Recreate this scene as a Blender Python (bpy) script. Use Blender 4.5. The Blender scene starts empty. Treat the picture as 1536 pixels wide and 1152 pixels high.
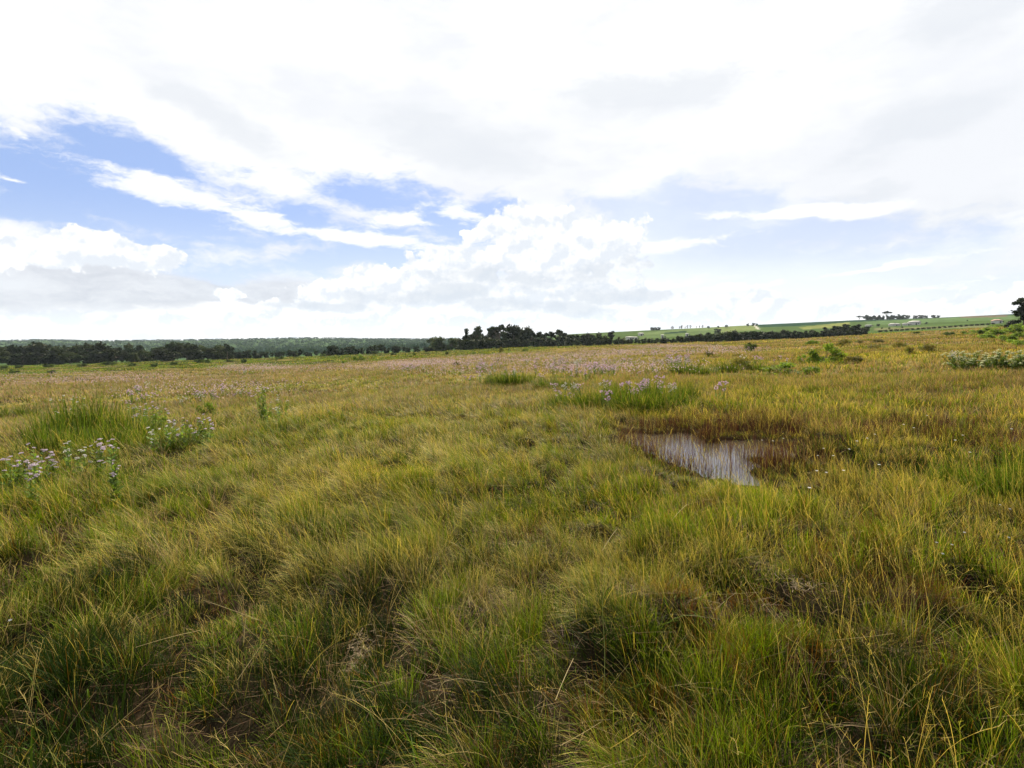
import bpy, math, random
import numpy as np
from mathutils import Vector

random.seed(7)
RNG = np.random.default_rng(11)
SC = bpy.context.scene
COL = SC.collection
R = math.radians

# ------------------------------------------------------------------ camera numbers
FPX = 838.0                    # focal length in photo pixels (1536 wide)
HORIZ = 508.0                  # photo row of the true horizon
CAMZ = 1.95
PITCH = math.atan((576 - HORIZ) / FPX)
CP, SP = math.cos(PITCH), math.sin(PITCH)
HAZE = 0.00005
SUN_AZ, SUN_EL = 8.0, 41.0    # degrees, azimuth clockwise from +Y


def pix_dir(px, py):
    xc = (px - 768.0) / FPX
    yc = (576.0 - py) / FPX
    return np.array([xc, CP + yc * SP, -SP + yc * CP])


def az_el(px, py):
    d = pix_dir(px, py)
    d = d / np.linalg.norm(d)
    return math.degrees(math.atan2(d[0], d[1])), math.degrees(math.asin(d[2]))


# ------------------------------------------------------------------ noise
def _hash(ix, iy, seed):
    h = (ix.astype(np.int64) * 374761393 + iy.astype(np.int64) * 668265263 + seed * 974634777) & 0xFFFFFFFF
    h = ((h ^ (h >> 13)) * 1274126177) & 0xFFFFFFFF
    h = (h ^ (h >> 16)) & 0xFFFFFFFF
    return h / 4294967295.0


def vnoise(x, y, seed=0):
    x = np.asarray(x, float); y = np.asarray(y, float)
    ix = np.floor(x); iy = np.floor(y)
    fx = x - ix; fy = y - iy
    fx = fx * fx * (3 - 2 * fx); fy = fy * fy * (3 - 2 * fy)
    a = _hash(ix, iy, seed); b = _hash(ix + 1, iy, seed)
    c = _hash(ix, iy + 1, seed); d = _hash(ix + 1, iy + 1, seed)
    return (a * (1 - fx) + b * fx) * (1 - fy) + (c * (1 - fx) + d * fx) * fy


def fbm(x, y, seed=0, octv=4):
    s = 0.0; a = 0.5; t = 0.0
    for k in range(octv):
        s = s + a * vnoise(np.asarray(x) * 2 ** k, np.asarray(y) * 2 ** k, seed + 17 * k)
        t += a; a *= 0.55
    return s / t


def dome(x, y, cell=.48, seed=9):
    """round tussock mounds, 0 in the creases and 1 on the tops"""
    x = np.asarray(x, float) / cell; y = np.asarray(y, float) / cell
    ix = np.floor(x); iy = np.floor(y); best = np.zeros(x.shape)
    for dx in (-1, 0, 1):
        for dy in (-1, 0, 1):
            a = ix + dx; b = iy + dy
            cx = a + .1 + .8 * _hash(a, b, seed); cy = b + .1 + .8 * _hash(a, b, seed + 1)
            rr = .5 + .5 * _hash(a, b, seed + 2); hh = .35 + .65 * _hash(a, b, seed + 3)
            q = ((x - cx) ** 2 + (y - cy) ** 2) / (rr * rr)
            best = np.maximum(best, hh * np.clip(1 - q, 0, 1) ** .6)
    return best


def sstep(a, b, x):
    t = np.clip((x - a) / (b - a), 0, 1)
    return t * t * (3 - 2 * t)


# ------------------------------------------------------------------ terrain
_RIDGE = np.array([(-300, 513), (0, 512), (60, 510), (150, 512), (370, 509.5), (450, 507.5), (560, 509), (700, 509.5),
                   (860, 501), (960, 496), (1050, 492), (1130, 487.5), (1280, 480.5), (1400, 477), (1536, 470.5), (1800, 464)], float)
_SLOPE = np.array([(-300, 562), (0, 550), (384, 538), (768, 517.5), (1000, 508), (1200, 500.5), (1370, 491), (1536, 481), (1800, 474)], float)

POOLS = []          # (x, y, rx, ry, rot) world ellipses, filled below


def pool_mask(x, y, grow=1.0):
    m = np.zeros(np.shape(x))
    for (cx, cy, rx, ry) in POOLS:
        q = np.sqrt(((x - cx) / rx) ** 2 + ((y - cy) / ry) ** 2) / grow + 0.85 * (fbm(x * 2.9 + y * 1.3, y * 2.9 - x * 1.3, 5, 4) - 0.5)
        m = np.maximum(m, sstep(1.25, 0.8, q))
    return m


def height(x, y, pools=True):
    x = np.asarray(x, float); y = np.asarray(y, float)
    r = np.hypot(x, y)
    az = np.clip(np.arctan2(x, y), -R(50), R(50))
    yy = r * np.cos(az)
    px = np.tan(az) * FPX * 1.003 + 768
    s = (HORIZ - np.interp(px, _SLOPE[:, 0], _SLOPE[:, 1])) / FPX
    e = (HORIZ - np.interp(px, _RIDGE[:, 0], _RIDGE[:, 1])) / FPX
    right = sstep(700, 900, px)
    y0 = 300 * (1 - right) + 205 * right
    yr = 1600 * (1 - right) + 900 * right
    s = s * (1 - 0.2 * sstep(140, 260, yy) * (s < 0))
    t = np.clip((yy - y0) / (yr - y0), 0, 1)
    t = t * t * (3 - 2 * t)
    z = np.minimum(yy, yr) * (s * (1 - t) + e * t) + CAMZ * t - np.maximum(yy - yr, 0) * 0.03
    z = z * sstep(3, 28, r)
    z = z + (fbm(x * 0.9, y * 0.9, 3, 3) - 0.5) * 0.16 * sstep(60, 20, r)
    if pools:
        z = z + dome(x, y) * 0.21 * sstep(22, 10, r)
    z = z + (fbm(x * 0.05, y * 0.05, 4, 3) - 0.5) * 0.9 * sstep(20, 90, r) * sstep(500, 150, r)
    if pools:
        z = z * (1 - .85 * pool_mask(x, y, 1.9))
        pm = pool_mask(x, y)
        z = z * (1 - pm) + pm * (-0.25)
    return z


def at(px, py):
    """ground point seen at a photo pixel (used to place things on the terrain)"""
    d = pix_dir(px, py)
    t = np.geomspace(0.6, 3500, 2600)
    gz = height(d[0] * t, d[1] * t, pools=False)
    rz = CAMZ + d[2] * t
    k = np.argmax(rz < gz)
    if rz[k] >= gz[k]:
        k = len(t) - 1
    a, b = t[max(k - 1, 0)], t[k]
    for _ in range(24):
        m = 0.5 * (a + b)
        if CAMZ + d[2] * m < float(height(d[0] * m, d[1] * m, pools=False)):
            b = m
        else:
            a = m
    return np.array([d[0] * b, d[1] * b, float(height(d[0] * b, d[1] * b, pools=False))])


def far(px, d):
    u = (px - 768.0) / FPX / 1.003
    x, y = u * d, d
    return np.array([x, y, float(height(x, y))])


for (px, py, rx, ry) in [(1050, 680, 68, 30), (1085, 702, 32, 24), (972, 662, 30, 15), (1020, 658, 44, 13), (1130, 672, 46, 12), (1190, 678, 16, 20),
                         (1186, 752, 14, 22), (1490, 930, 22, 36), (1236, 668, 12, 8), (1322, 885, 10, 14)]:
    p = at(px, py); a = at(px, py + ry); b = at(px, py - ry)
    POOLS.append((p[0], .5 * (a[1] + b[1]), rx * p[1] / FPX, .5 * (b[1] - a[1])))
WATER_Z = -0.034
LOWC = at(1065, 722)
GLINT_SPOTS = [at(*q_)[:2] for q_ in ((538, 1008), (1195, 912))]


# ------------------------------------------------------------------ tagging, mesh helpers
def tag(o, label, cat=None, group=None, kind=None):
    o['label'] = label
    if cat: o['category'] = cat
    if group: o['group'] = group
    if kind: o['kind'] = kind
    return o


def empty(name, loc, rz=0.0):
    o = bpy.data.objects.new(name, None)
    o.location = loc; o.rotation_euler = (0, 0, rz)
    o.empty_display_size = 0.2
    COL.objects.link(o)
    return o


def copy_tree(o, parent=None):
    c = o.copy(); COL.objects.link(c); c.parent = parent
    for ch in list(o.children):
        copy_tree(ch, c)
    return c


class Acc:
    def __init__(s):
        s.v = []; s.f = []; s.c = []; s.m = []; s.n = 0

    def add(s, v, f, c, m=0):
        v = np.asarray(v, np.float32).reshape(-1, 3); f = np.asarray(f, np.int64).reshape(-1, 4)
        c = np.asarray(c, np.float32)
        if c.ndim == 1: c = np.tile(c, (len(v), 1))
        s.v.append(v); s.f.append(f + s.n); s.c.append(c[:, :3]); s.m.append(np.full(len(f), m, np.int32)); s.n += len(v)

    def mesh(s, name, mats):
        v = np.concatenate(s.v); f = np.concatenate(s.f); c = np.concatenate(s.c); mi = np.concatenate(s.m)
        me = bpy.data.meshes.new(name)
        me.vertices.add(len(v)); me.vertices.foreach_set('co', v.ravel())
        tri = f[:, 3] == f[:, 2]
        cnt = np.where(tri, 3, 4)
        starts = np.concatenate([[0], np.cumsum(cnt)[:-1]])
        keep = np.ones(f.shape, bool); keep[:, 3] = ~tri
        idx = f[keep]
        me.loops.add(len(idx)); me.loops.foreach_set('vertex_index', idx.astype(np.int32))
        me.polygons.add(len(f)); me.polygons.foreach_set('loop_start', starts.astype(np.int32))
        if mi.any(): me.polygons.foreach_set('material_index', mi)
        me.polygons.foreach_set('use_smooth', np.ones(len(f), bool))
        at_ = me.attributes.new('Col', 'FLOAT_COLOR', 'POINT')
        rgba = np.ones((len(v), 4), np.float32); rgba[:, :3] = c
        at_.data.foreach_set('color', rgba.ravel())
        for m in (mats if isinstance(mats, (list, tuple)) else [mats]):
            me.materials.append(m)
        me.update(calc_edges=True)
        return me

    def build(s, name, mats, parent=None):
        o = bpy.data.objects.new(name, s.mesh(name, mats))
        COL.objects.link(o); o.parent = parent
        return o


def child(name, me, parent):
    o = bpy.data.objects.new(name, me); COL.objects.link(o); o.parent = parent
    return o


def tube(acc, pts, rad, col, sides=5, m=0):
    pts = np.asarray(pts, float); n = len(pts)
    rad = np.broadcast_to(np.asarray(rad, float), (n,))
    tg = np.gradient(pts, axis=0); tg /= np.linalg.norm(tg, axis=1)[:, None] + 1e-9
    ref = np.array([0.3, 0.9, 0.25])
    a = np.cross(tg, ref); a /= np.linalg.norm(a, axis=1)[:, None] + 1e-9
    b = np.cross(tg, a)
    th = np.arange(sides) / sides * 2 * np.pi
    v = pts[:, None] + rad[:, None, None] * (np.cos(th)[None, :, None] * a[:, None] + np.sin(th)[None, :, None] * b[:, None])
    i = np.arange(n - 1)[:, None] * sides; k = np.arange(sides)[None]
    f = np.stack([i + k, i + (k + 1) % sides, i + sides + (k + 1) % sides, i + sides + k], -1).reshape(-1, 4)
    acc.add(v.reshape(-1, 3), f, col, m)


def quads(acc, c, nrm, up, w, h, col, m=0):
    """diamond leaf quads: centres c, normals nrm, long axis roughly up"""
    nrm = nrm / (np.linalg.norm(nrm, axis=1)[:, None] + 1e-9)
    s = np.cross(nrm, up); s /= np.linalg.norm(s, axis=1)[:, None] + 1e-9
    t = np.cross(s, nrm)
    w = np.asarray(w).reshape(-1, 1) * 0.5; h = np.asarray(h).reshape(-1, 1) * 0.5
    v = np.stack([c - t * h, c + s * w - t * h * 0.1, c + t * h, c - s * w - t * h * 0.1], 1)
    n = len(c)
    f = np.arange(n * 4).reshape(n, 4)
    acc.add(v.reshape(-1, 3), f, np.repeat(np.broadcast_to(col, (n, 3)), 4, 0), m)


def ribbons(acc, root, phi, th0, kap, L, w, cb, ct, nseg, tipw=0.15, side=None, m=0):
    """grass blades as bent tapering ribbons"""
    n = len(root)
    t = np.linspace(0, 1, nseg + 1)
    pos = np.zeros((n, nseg + 1, 3)); pos[:, 0] = root
    cphi, sphi = np.cos(phi), np.sin(phi)
    for k in range(1, nseg + 1):
        th = th0 + kap * (t[k] - 0.5 / nseg)
        st = L / nseg
        pos[:, k, 0] = pos[:, k - 1, 0] + st * np.sin(th) * cphi
        pos[:, k, 1] = pos[:, k - 1, 1] + st * np.sin(th) * sphi
        pos[:, k, 2] = pos[:, k - 1, 2] + st * np.cos(th)
    sa = phi + np.pi / 2 + RNG.normal(0, 0.7, n) if side is None else side
    sd = np.stack([np.cos(sa), np.sin(sa), np.zeros(n)], -1)
    wt = (1 - (1 - tipw) * t ** 1.6)[None, :] * np.asarray(w)[:, None] * 0.5
    v = np.stack([pos - sd[:, None] * wt[..., None], pos + sd[:, None] * wt[..., None]], 2)
    base = (np.arange(n) * (nseg + 1) * 2)[:, None]
    k = np.arange(nseg)[None] * 2
    f = np.stack([base + k, base + k + 1, base + k + 3, base + k + 2], -1).reshape(-1, 4)
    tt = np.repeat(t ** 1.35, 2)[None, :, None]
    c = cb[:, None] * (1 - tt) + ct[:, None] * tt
    acc.add(v.reshape(-1, 3), f, c.reshape(-1, 3), m)
    return pos


# ------------------------------------------------------------------ materials
def new_mat(name):
    m = bpy.data.materials.new(name); m.use_nodes = True
    nt = m.node_tree; nt.nodes.clear()
    return m, nt, nt.nodes.new('ShaderNodeOutputMaterial')


def leaf_mat(name, trans=0.45, rough=0.55, spec=0.12, tint=(.75, .75, .75), var=0.25, noise=0.0, tgain=(1.3, 1.2, 0.45)):
    m, nt, out = new_mat(name); N = nt.nodes; Lk = nt.links
    at_ = N.new('ShaderNodeAttribute'); at_.attribute_name = 'Col'
    oi = N.new('ShaderNodeObjectInfo')
    mr = N.new('ShaderNodeMapRange'); mr.inputs['To Min'].default_value = 1 - var; mr.inputs['To Max'].default_value = 1 + var
    Lk.new(oi.outputs['Random'], mr.inputs['Value'])
    mul = N.new('ShaderNodeVectorMath'); mul.operation = 'SCALE'
    Lk.new(at_.outputs['Color'], mul.inputs[0]); Lk.new(mr.outputs[0], mul.inputs['Scale'])
    mt = N.new('ShaderNodeVectorMath'); mt.operation = 'MULTIPLY'; mt.inputs[1].default_value = tint
    Lk.new(mul.outputs[0], mt.inputs[0])
    tg = N.new('ShaderNodeVectorMath'); tg.operation = 'MULTIPLY'; tg.inputs[1].default_value = tgain
    Lk.new(mt.outputs[0], tg.inputs[0])
    pb = N.new('ShaderNodeBsdfPrincipled'); pb.inputs['Roughness'].default_value = rough
    pb.inputs['Specular IOR Level'].default_value = spec
    Lk.new(mt.outputs[0], pb.inputs['Base Color'])
    tr = N.new('ShaderNodeBsdfTranslucent'); Lk.new(tg.outputs[0], tr.inputs['Color'])
    mx = N.new('ShaderNodeMixShader'); mx.inputs[0].default_value = trans
    Lk.new(pb.outputs[0], mx.inputs[1]); Lk.new(tr.outputs[0], mx.inputs[2])
    Lk.new(mx.outputs[0], out.inputs['Surface'])
    return m


def solid_mat(name, col, rough=0.7, scale=20.0, amount=0.25, spec=0.2, use_attr=False, bump=0.0):
    m, nt, out = new_mat(name); N = nt.nodes; Lk = nt.links
    tc = N.new('ShaderNodeNewGeometry')
    no = N.new('ShaderNodeTexNoise'); no.inputs['Scale'].default_value = scale; no.inputs['Detail'].default_value = 6
    Lk.new(tc.outputs['Position'], no.inputs['Vector'])
    mr = N.new('ShaderNodeMapRange'); mr.inputs['From Min'].default_value = 0.25; mr.inputs['From Max'].default_value = 0.75
    mr.inputs['To Min'].default_value = 1 - amount; mr.inputs['To Max'].default_value = 1 + amount
    Lk.new(no.outputs['Fac'], mr.inputs['Value'])
    mul = N.new('ShaderNodeVectorMath'); mul.operation = 'SCALE'; mul.inputs[0].default_value = col
    Lk.new(mr.outputs[0], mul.inputs['Scale'])
    if use_attr:
        at_ = N.new('ShaderNodeAttribute'); at_.attribute_name = 'Col'; Lk.new(at_.outputs['Color'], mul.inputs[0])
    pb = N.new('ShaderNodeBsdfPrincipled'); pb.inputs['Roughness'].default_value = rough
    pb.inputs['Specular IOR Level'].default_value = spec
    Lk.new(mul.outputs[0], pb.inputs['Base Color'])
    if bump:
        bp = N.new('ShaderNodeBump'); bp.inputs['Strength'].default_value = bump; bp.inputs['Distance'].default_value = 0.02
        Lk.new(no.outputs['Fac'], bp.inputs['Height']); Lk.new(bp.outputs[0], pb.inputs['Normal'])
    Lk.new(pb.outputs[0], out.inputs['Surface'])
    return m


M_GRASS = leaf_mat('grass_blade', 0.34, 0.55, 0.04, var=0.0, tint=(1, 1, 1))
M_LEAF = leaf_mat('shrub_leaf', 0.48, 0.6, 0.04, var=0.2, tint=(.95, .95, .95))
M_TREE = leaf_mat('tree_leaf', 0.22, 0.6, 0.03, var=0.45, tint=(.42, .42, .42))
M_WOOD = leaf_mat('far_wood_leaf', 0.2, 0.8, 0.0, var=0.0)
M_PETAL = leaf_mat('petal', 0.35, 0.7, 0.1, var=0.1, tgain=(1, 1, 1))
M_BARK = solid_mat('bark', (0.09, 0.07, 0.05), 0.9, 6.0, 0.4)
M_GROUND = solid_mat('ground_soil', (0.05, 0.04, 0.03), 1.0, 9.0, 0.4, 0.0, use_attr=True, bump=0.6)
M_WALL = solid_mat('white_render', (0.40, 0.40, 0.38), 0.8, 1.5, 0.08)
M_ROOF = solid_mat('pale_roof', (0.36, 0.35, 0.34), 0.6, 1.5, 0.12)
M_TILE = solid_mat('clay_roof', (0.42, 0.26, 0.2), 0.7, 2.0, 0.2)
M_DARK = solid_mat('dark_opening', (0.04, 0.045, 0.05), 0.4, 2.0, 0.2)


def water_mat():
    m, nt, out = new_mat('pool_water'); N = nt.nodes; Lk = nt.links
    pb = N.new('ShaderNodeBsdfPrincipled')
    pb.inputs['Base Color'].default_value = (0.035, 0.03, 0.022, 1)
    pb.inputs['Roughness'].default_value = 0.05; pb.inputs['IOR'].default_value = 2.0
    pb.inputs['Specular IOR Level'].default_value = 0.8
    g = N.new('ShaderNodeNewGeometry')
    no = N.new('ShaderNodeTexNoise'); no.inputs['Scale'].default_value = 14; no.inputs['Detail'].default_value = 3
    Lk.new(g.outputs['Position'], no.inputs['Vector'])
    bp = N.new('ShaderNodeBump'); bp.inputs['Strength'].default_value = 0.12; bp.inputs['Distance'].default_value = 0.01
    Lk.new(no.outputs['Fac'], bp.inputs['Height']); Lk.new(bp.outputs[0], pb.inputs['Normal'])
    Lk.new(pb.outputs[0], out.inputs['Surface'])
    return m


M_WATER = water_mat()

# ------------------------------------------------------------------ vegetation zones on the ground
GREEN, STRAW, RUST, MAROON, DKGREEN, TAN = range(6)
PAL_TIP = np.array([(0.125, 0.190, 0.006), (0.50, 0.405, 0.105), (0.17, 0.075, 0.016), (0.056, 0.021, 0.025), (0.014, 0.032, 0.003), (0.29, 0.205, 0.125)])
PAL_BASE = np.array([(0.016, 0.024, 0.003), (0.030, 0.028, 0.006), (0.026, 0.014, 0.004), (0.024, 0.011, 0.009), (0.007, 0.013, 0.002), (0.085, 0.060, 0.030)])  # roots darkened: shade deep in the tufts is painted into the blade colour

_ZONES = []


def zone(ty, px, py, rx, ry, w):
    p = at(px, py); d = np.hypot(p[0], p[1])
    a = at(px, min(py + ry, 1150)); b = at(px, max(py - ry, HORIZ + 8))
    rw = rx * p[1] / FPX
    rd = max(0.5 * abs(b[1] - a[1]), 0.15)
    _ZONES.append((ty, p[0], p[1], rw, rd, w))


for a in [(GREEN, 470, 655, 170, 26, 5.0), (GREEN, 230, 790, 160, 50, 1.6), (GREEN, 640, 760, 160, 40, 1.2), (GREEN, 300, 720, 120, 40, 1.5), (GREEN, 960, 720, 140, 50, 2.0), (STRAW, 820, 850, 140, 40, 1.6), (STRAW, 420, 860, 160, 50, 1.4), (GREEN, 40, 800, 110, 60, 2.5), (GREEN, 900, 700, 170, 40, 1.2), (GREEN, 1080, 735, 90, 40, 2.0),
          (STRAW, 650, 660, 190, 28, 2.0), (STRAW, 480, 720, 180, 30, 1.2), (STRAW, 750, 680, 120, 18, 1.5), (STRAW, 230, 840, 110, 40, 1.0),
          (STRAW, 420, 920, 70, 35, 1.2), (STRAW, 870, 840, 110, 40, 1.2), (STRAW, 1000, 640, 100, 14, .8), (STRAW, 840, 960, 60, 30, 1.0),
          (DKGREEN, 768, 1130, 900, 70, 3.0), (DKGREEN, 300, 1000, 400, 80, 2.0), (DKGREEN, 1300, 960, 250, 90, 1.2), (DKGREEN, 1360, 730, 230, 60, 1.5), (DKGREEN, 1300, 640, 240, 30, .5), (TAN, 1380, 560, 240, 30, 1.4), (RUST, 1120, 980, 110, 60, 1.5), (RUST, 950, 1120, 80, 40, 2.0), (RUST, 1230, 1100, 60, 40, 2.0), (GREEN, 60, 850, 120, 50, 2.0), (GREEN, 850, 760, 160, 40, 1.4), (STRAW, 620, 690, 260, 36, 2.6), (STRAW, 700, 610, 330, 24, 1.6), (STRAW, 330, 760, 200, 40, 1.6), (STRAW, 560, 780, 160, 40, 1.0), (GREEN, 1020, 830, 130, 60, 1.5), (DKGREEN, 100, 950, 140, 70, 1.6), (DKGREEN, 600, 920, 70, 40, 1.2), (DKGREEN, 940, 1000, 90, 50, 1.5), (DKGREEN, 1400, 1060, 180, 70, 1.4),  # frontmost dark grass zones add to the painted foreground dimming
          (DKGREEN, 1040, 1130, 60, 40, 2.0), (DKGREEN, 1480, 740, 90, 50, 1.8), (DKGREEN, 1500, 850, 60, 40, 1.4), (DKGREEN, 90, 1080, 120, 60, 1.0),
          (DKGREEN, 700, 1080, 120, 50, 1.0), (GREEN, 1000, 800, 120, 40, 1.2), (GREEN, 1150, 560, 120, 12, 1.2), (GREEN, 1250, 595, 80, 16, 2.0),
          (RUST, 1130, 1000, 130, 90, 1.7), (RUST, 960, 1110, 90, 60, 2.0), (RUST, 1200, 1080, 80, 50, 2.0), (RUST, 1350, 830, 150, 50, 1.5),
          (RUST, 1250, 760, 120, 30, 1.0), (RUST, 1400, 590, 170, 40, .6), (GREEN, 1350, 610, 160, 24, .8), (TAN, 1420, 575, 160, 20, 1.0), (RUST, 350, 960, 80, 60, .8), (RUST, 800, 850, 60, 40, .6),
          (MAROON, 1090, 648, 85, 16, 2.2), (MAROON, 1000, 660, 50, 12, 1.8), (MAROON, 1380, 650, 130, 20, 1.3), (MAROON, 1290, 650, 60, 14, 1.6),
          (MAROON, 1200, 668, 50, 12, .9), (MAROON, 1330, 940, 70, 40, 1.2), (STRAW, 1220, 545, 200, 12, 1.0), (STRAW, 1120, 600, 120, 22, 1.0),
          (TAN, 250, 570, 260, 12, 1.0), (TAN, 800, 535, 300, 8, .8), (RUST, 1300, 515, 220, 6, 1.2), (GREEN, 150, 690, 140, 40, 1.6),
          (GREEN, 830, 620, 60, 12, 1.0), (GREEN, 1500, 505, 60, 14, 3.0)]:
    zone(*a)


def weights(x, y):
    r = np.hypot(x, y); u = np.clip(x / np.maximum(y, 0.3), -1.5, 1.5)
    W = np.zeros((6,) + np.shape(x))
    lr = np.log(np.maximum(r, 0.5))
    ip = lambda *pts: np.interp(lr, [math.log(p[0]) for p in pts], [p[1] for p in pts])
    W[GREEN] = ip((1, .6), (4, .95), (8, 1.0), (14, .7), (30, .45), (60, .25), (140, .15))
    W[DKGREEN] = ip((1, 3.0), (2.6, 2.2), (4, .9), (6, .35), (8, .18), (30, .08), (140, .08))  # more dark grass close to the camera paints a vignette into the foreground
    W[STRAW] = ip((1, .2), (3, .38), (6, .7), (10, .95), (25, .7), (50, .4), (140, .2))
    W[TAN] = ip((1, 0), (10, .2), (18, 1.0), (40, 1.8), (150, 1.9))
    W[RUST] = ip((1, .25), (6, .12), (30, .1)) + 0.16 * sstep(0.12, 0.6, u) * ip((1, .6), (6, .8), (40, .9), (150, .5))
    edge = 128 + 25 * (fbm(x * .03, y * .03, 77, 2) - .5) + 90 * sstep(-0.1, 0.2, u)
    gb = sstep(edge - 5, edge + 5, np.asarray(y, float)) * (1 - sstep(300, 330, np.asarray(y, float)))
    for k in range(6):
        W[k] *= (1 - 0.93 * gb)
    W[GREEN] += 1.6 * gb
    W[DKGREEN] += 0.5 * gb
    sc = np.clip(r * 0.12, 0.5, 14)
    for k in range(6):
        n1 = fbm(x / 1.3, y / 1.3, 100 + k, 3) * sstep(40, 10, r) + fbm(x / 7, y / 7, 200 + k, 3) * (1 - sstep(40, 10, r))
        W[k] *= np.clip((n1 - 0.5) * 8.0 + 0.9, 0.03, 3)
    nz = .45 + 1.1 * fbm(x * 1.9, y * 1.9, 333, 3)
    for (ty, cx, cy, rx, ry, w) in _ZONES:
        q = ((x - cx) / rx) ** 2 + ((y - cy) / ry) ** 2
        W[ty] += nz * w * np.exp(-q * 1.1)
    return W / W.sum(0)


def pick(W, rnd):
    c = np.cumsum(W, 0)
    return (rnd[None] > c).sum(0).clip(0, 5)


# ------------------------------------------------------------------ ground sheet
def poly_in(px, py, poly):
    inside = np.zeros(px.shape, bool); n = len(poly); j = n - 1
    for i in range(n):
        xi, yi = poly[i]; xj, yj = poly[j]
        c = ((yi > py) != (yj > py)) & (px < (xj - xi) * (py - yi) / (yj - yi + 1e-9) + xi)
        inside ^= c; j = i
    return inside


def build_ground():
    a_f = np.arange(-56, 56.01, 0.14)
    a_b = np.arange(60, 301, 4.0)
    az = np.radians(np.concatenate([a_f, a_b])); na = len(az)
    rr = [0.25]
    while rr[-1] < 4: rr.append(rr[-1] * 1.02)
    while rr[-1] < 13: rr.append(rr[-1] * 1.009)
    while rr[-1] < 26: rr.append(rr[-1] * 1.019)
    while rr[-1] < 3400: rr.append(rr[-1] * 1.032)
    rr = np.array(rr); nr = len(rr)
    X = (rr[:, None] * np.sin(az)[None]).ravel(); Y = (rr[:, None] * np.cos(az)[None]).ravel()
    Z = height(X, Y)
    W = weights(X, Y)
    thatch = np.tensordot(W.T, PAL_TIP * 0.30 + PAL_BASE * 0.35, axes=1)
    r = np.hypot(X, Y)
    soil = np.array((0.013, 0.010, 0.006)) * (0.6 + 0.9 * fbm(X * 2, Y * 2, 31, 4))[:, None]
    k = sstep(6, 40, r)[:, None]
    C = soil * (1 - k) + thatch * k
    # hillside fields: each a real field on the slope, its outline surveyed from the photo
    yf = np.maximum(Y, 1.0)
    vy = (Z - CAMZ) / yf
    den = CP - vy * SP
    ppx = 768 + FPX * (X / yf) / np.maximum(den, .05); ppy = 576 - FPX * (vy * CP + SP) / np.maximum(den, .05)
    hill = (Y > 240) & (Y > 0)
    gfield = np.array((0.038, 0.060, 0.018))
    far_l = hill & (ppx < 830)
    n = fbm(X * .02, Y * .02, 51, 4)[:, None]
    rowt = (.7 + .6 * fbm(X * .16, Y * .16, 57, 3))[:, None]
    C = np.where(hill[:, None], gfield * (0.7 + .6 * n), C)
    C = np.where((far_l & (Y > 330))[:, None], np.array((0.035, 0.06, 0.028)) * (0.6 + .8 * n), C)
    fields = [([(1140, 491), (1195, 489), (1280, 483), (1540, 472), (1540, 466), (1280, 474), (1130, 482)], (0.022, 0.055, 0.03)),
              ([(1198, 491), (1275, 483), (1275, 488), (1248, 492), (1205, 494)], (0.20, 0.22, 0.07)),
              ([(1076, 491), (1130, 487), (1138, 495), (1080, 499)], (0.16, 0.20, 0.07)),
              ([(960, 503), (1076, 495), (1076, 500), (1000, 506), (960, 510)], (0.11, 0.16, 0.06)),
              ([(960, 499), (1076, 490), (1076, 495), (960, 503)], (0.13, 0.18, 0.07)),
              ([(996, 499), (1030, 496), (1030, 499), (998, 501)], (0.03, 0.06, 0.03)),
              ([(1300, 482), (1440, 475.5), (1520, 473), (1520, 479), (1440, 482), (1300, 488)], (0.10, 0.16, 0.06)),
              ([(1310, 492), (1480, 488), (1480, 491), (1310, 496)], (0.16, 0.17, 0.08)),
              ([(1128.5, 486), (1131.5, 486), (1140, 494), (1136, 494)], (0.5, 0.48, 0.42)),
              ([(1440, 474.5), (1510, 472.5), (1510, 475.5), (1440, 477)], (0.15, 0.12, 0.08))]
    for poly, c in fields:
        m = poly_in(ppx, ppy, poly) & hill
        C = np.where(m[:, None], np.array(c) * .5 * (0.8 + .4 * n) * rowt, C)
    acc = Acc()
    i = np.arange(nr - 1)[:, None] * na; kx = np.arange(na)[None]
    f = np.stack([i + kx, i + na + kx, i + na + (kx + 1) % na, i + (kx + 1) % na], -1).reshape(-1, 4)
    # centre fan
    f = f[:, [0, 3, 2, 1]]
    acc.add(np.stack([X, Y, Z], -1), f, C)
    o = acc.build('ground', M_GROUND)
    tag(o, 'marsh ground of dark soil rising to farmed hills', 'ground', kind='structure')


build_ground()

_m = at(1055, 676)
_a, _b = at(1055, 730), at(1055, 634)
for k_, (cx, cy, rx, ry) in enumerate([(_m[0], .5 * (_a[1] + _b[1]), .84 * _m[1] / FPX * 140, .5 * (_b[1] - _a[1]) / 1.45)] + POOLS[5:]):
    acc = Acc(); th = np.linspace(0, 2 * np.pi, 41)[:-1]
    k = 1.45 + 0.1 * np.sin(3 * th + cx * 5)
    ring = np.stack([cx + rx * k * np.cos(th), cy + ry * k * np.sin(th), np.full(40, WATER_Z - .004 * k_)], -1)
    # keep it under the surrounding turf
    v = np.vstack([[cx, cy, WATER_Z - .004 * k_], ring])
    f = [(0, 1 + i, 1 + (i + 1) % 40, 1 + (i + 1) % 40) for i in range(40)]
    acc.add(v, f, (.03, .03, .02))
    o = acc.build('water', M_WATER)
    big = rx > .25
    tag(o, 'still pool water mirroring pale sky among the maroon reeds' if big else 'small glint of puddle water deep between grass tufts', 'water', 'pools in the marsh', 'structure')


# ------------------------------------------------------------------ grass
ACC = {k: Acc() for k in ('green', 'straw', 'rust', 'reed')}
AKEY = ['green', 'straw', 'rust', 'reed', 'green', 'straw']


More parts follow.
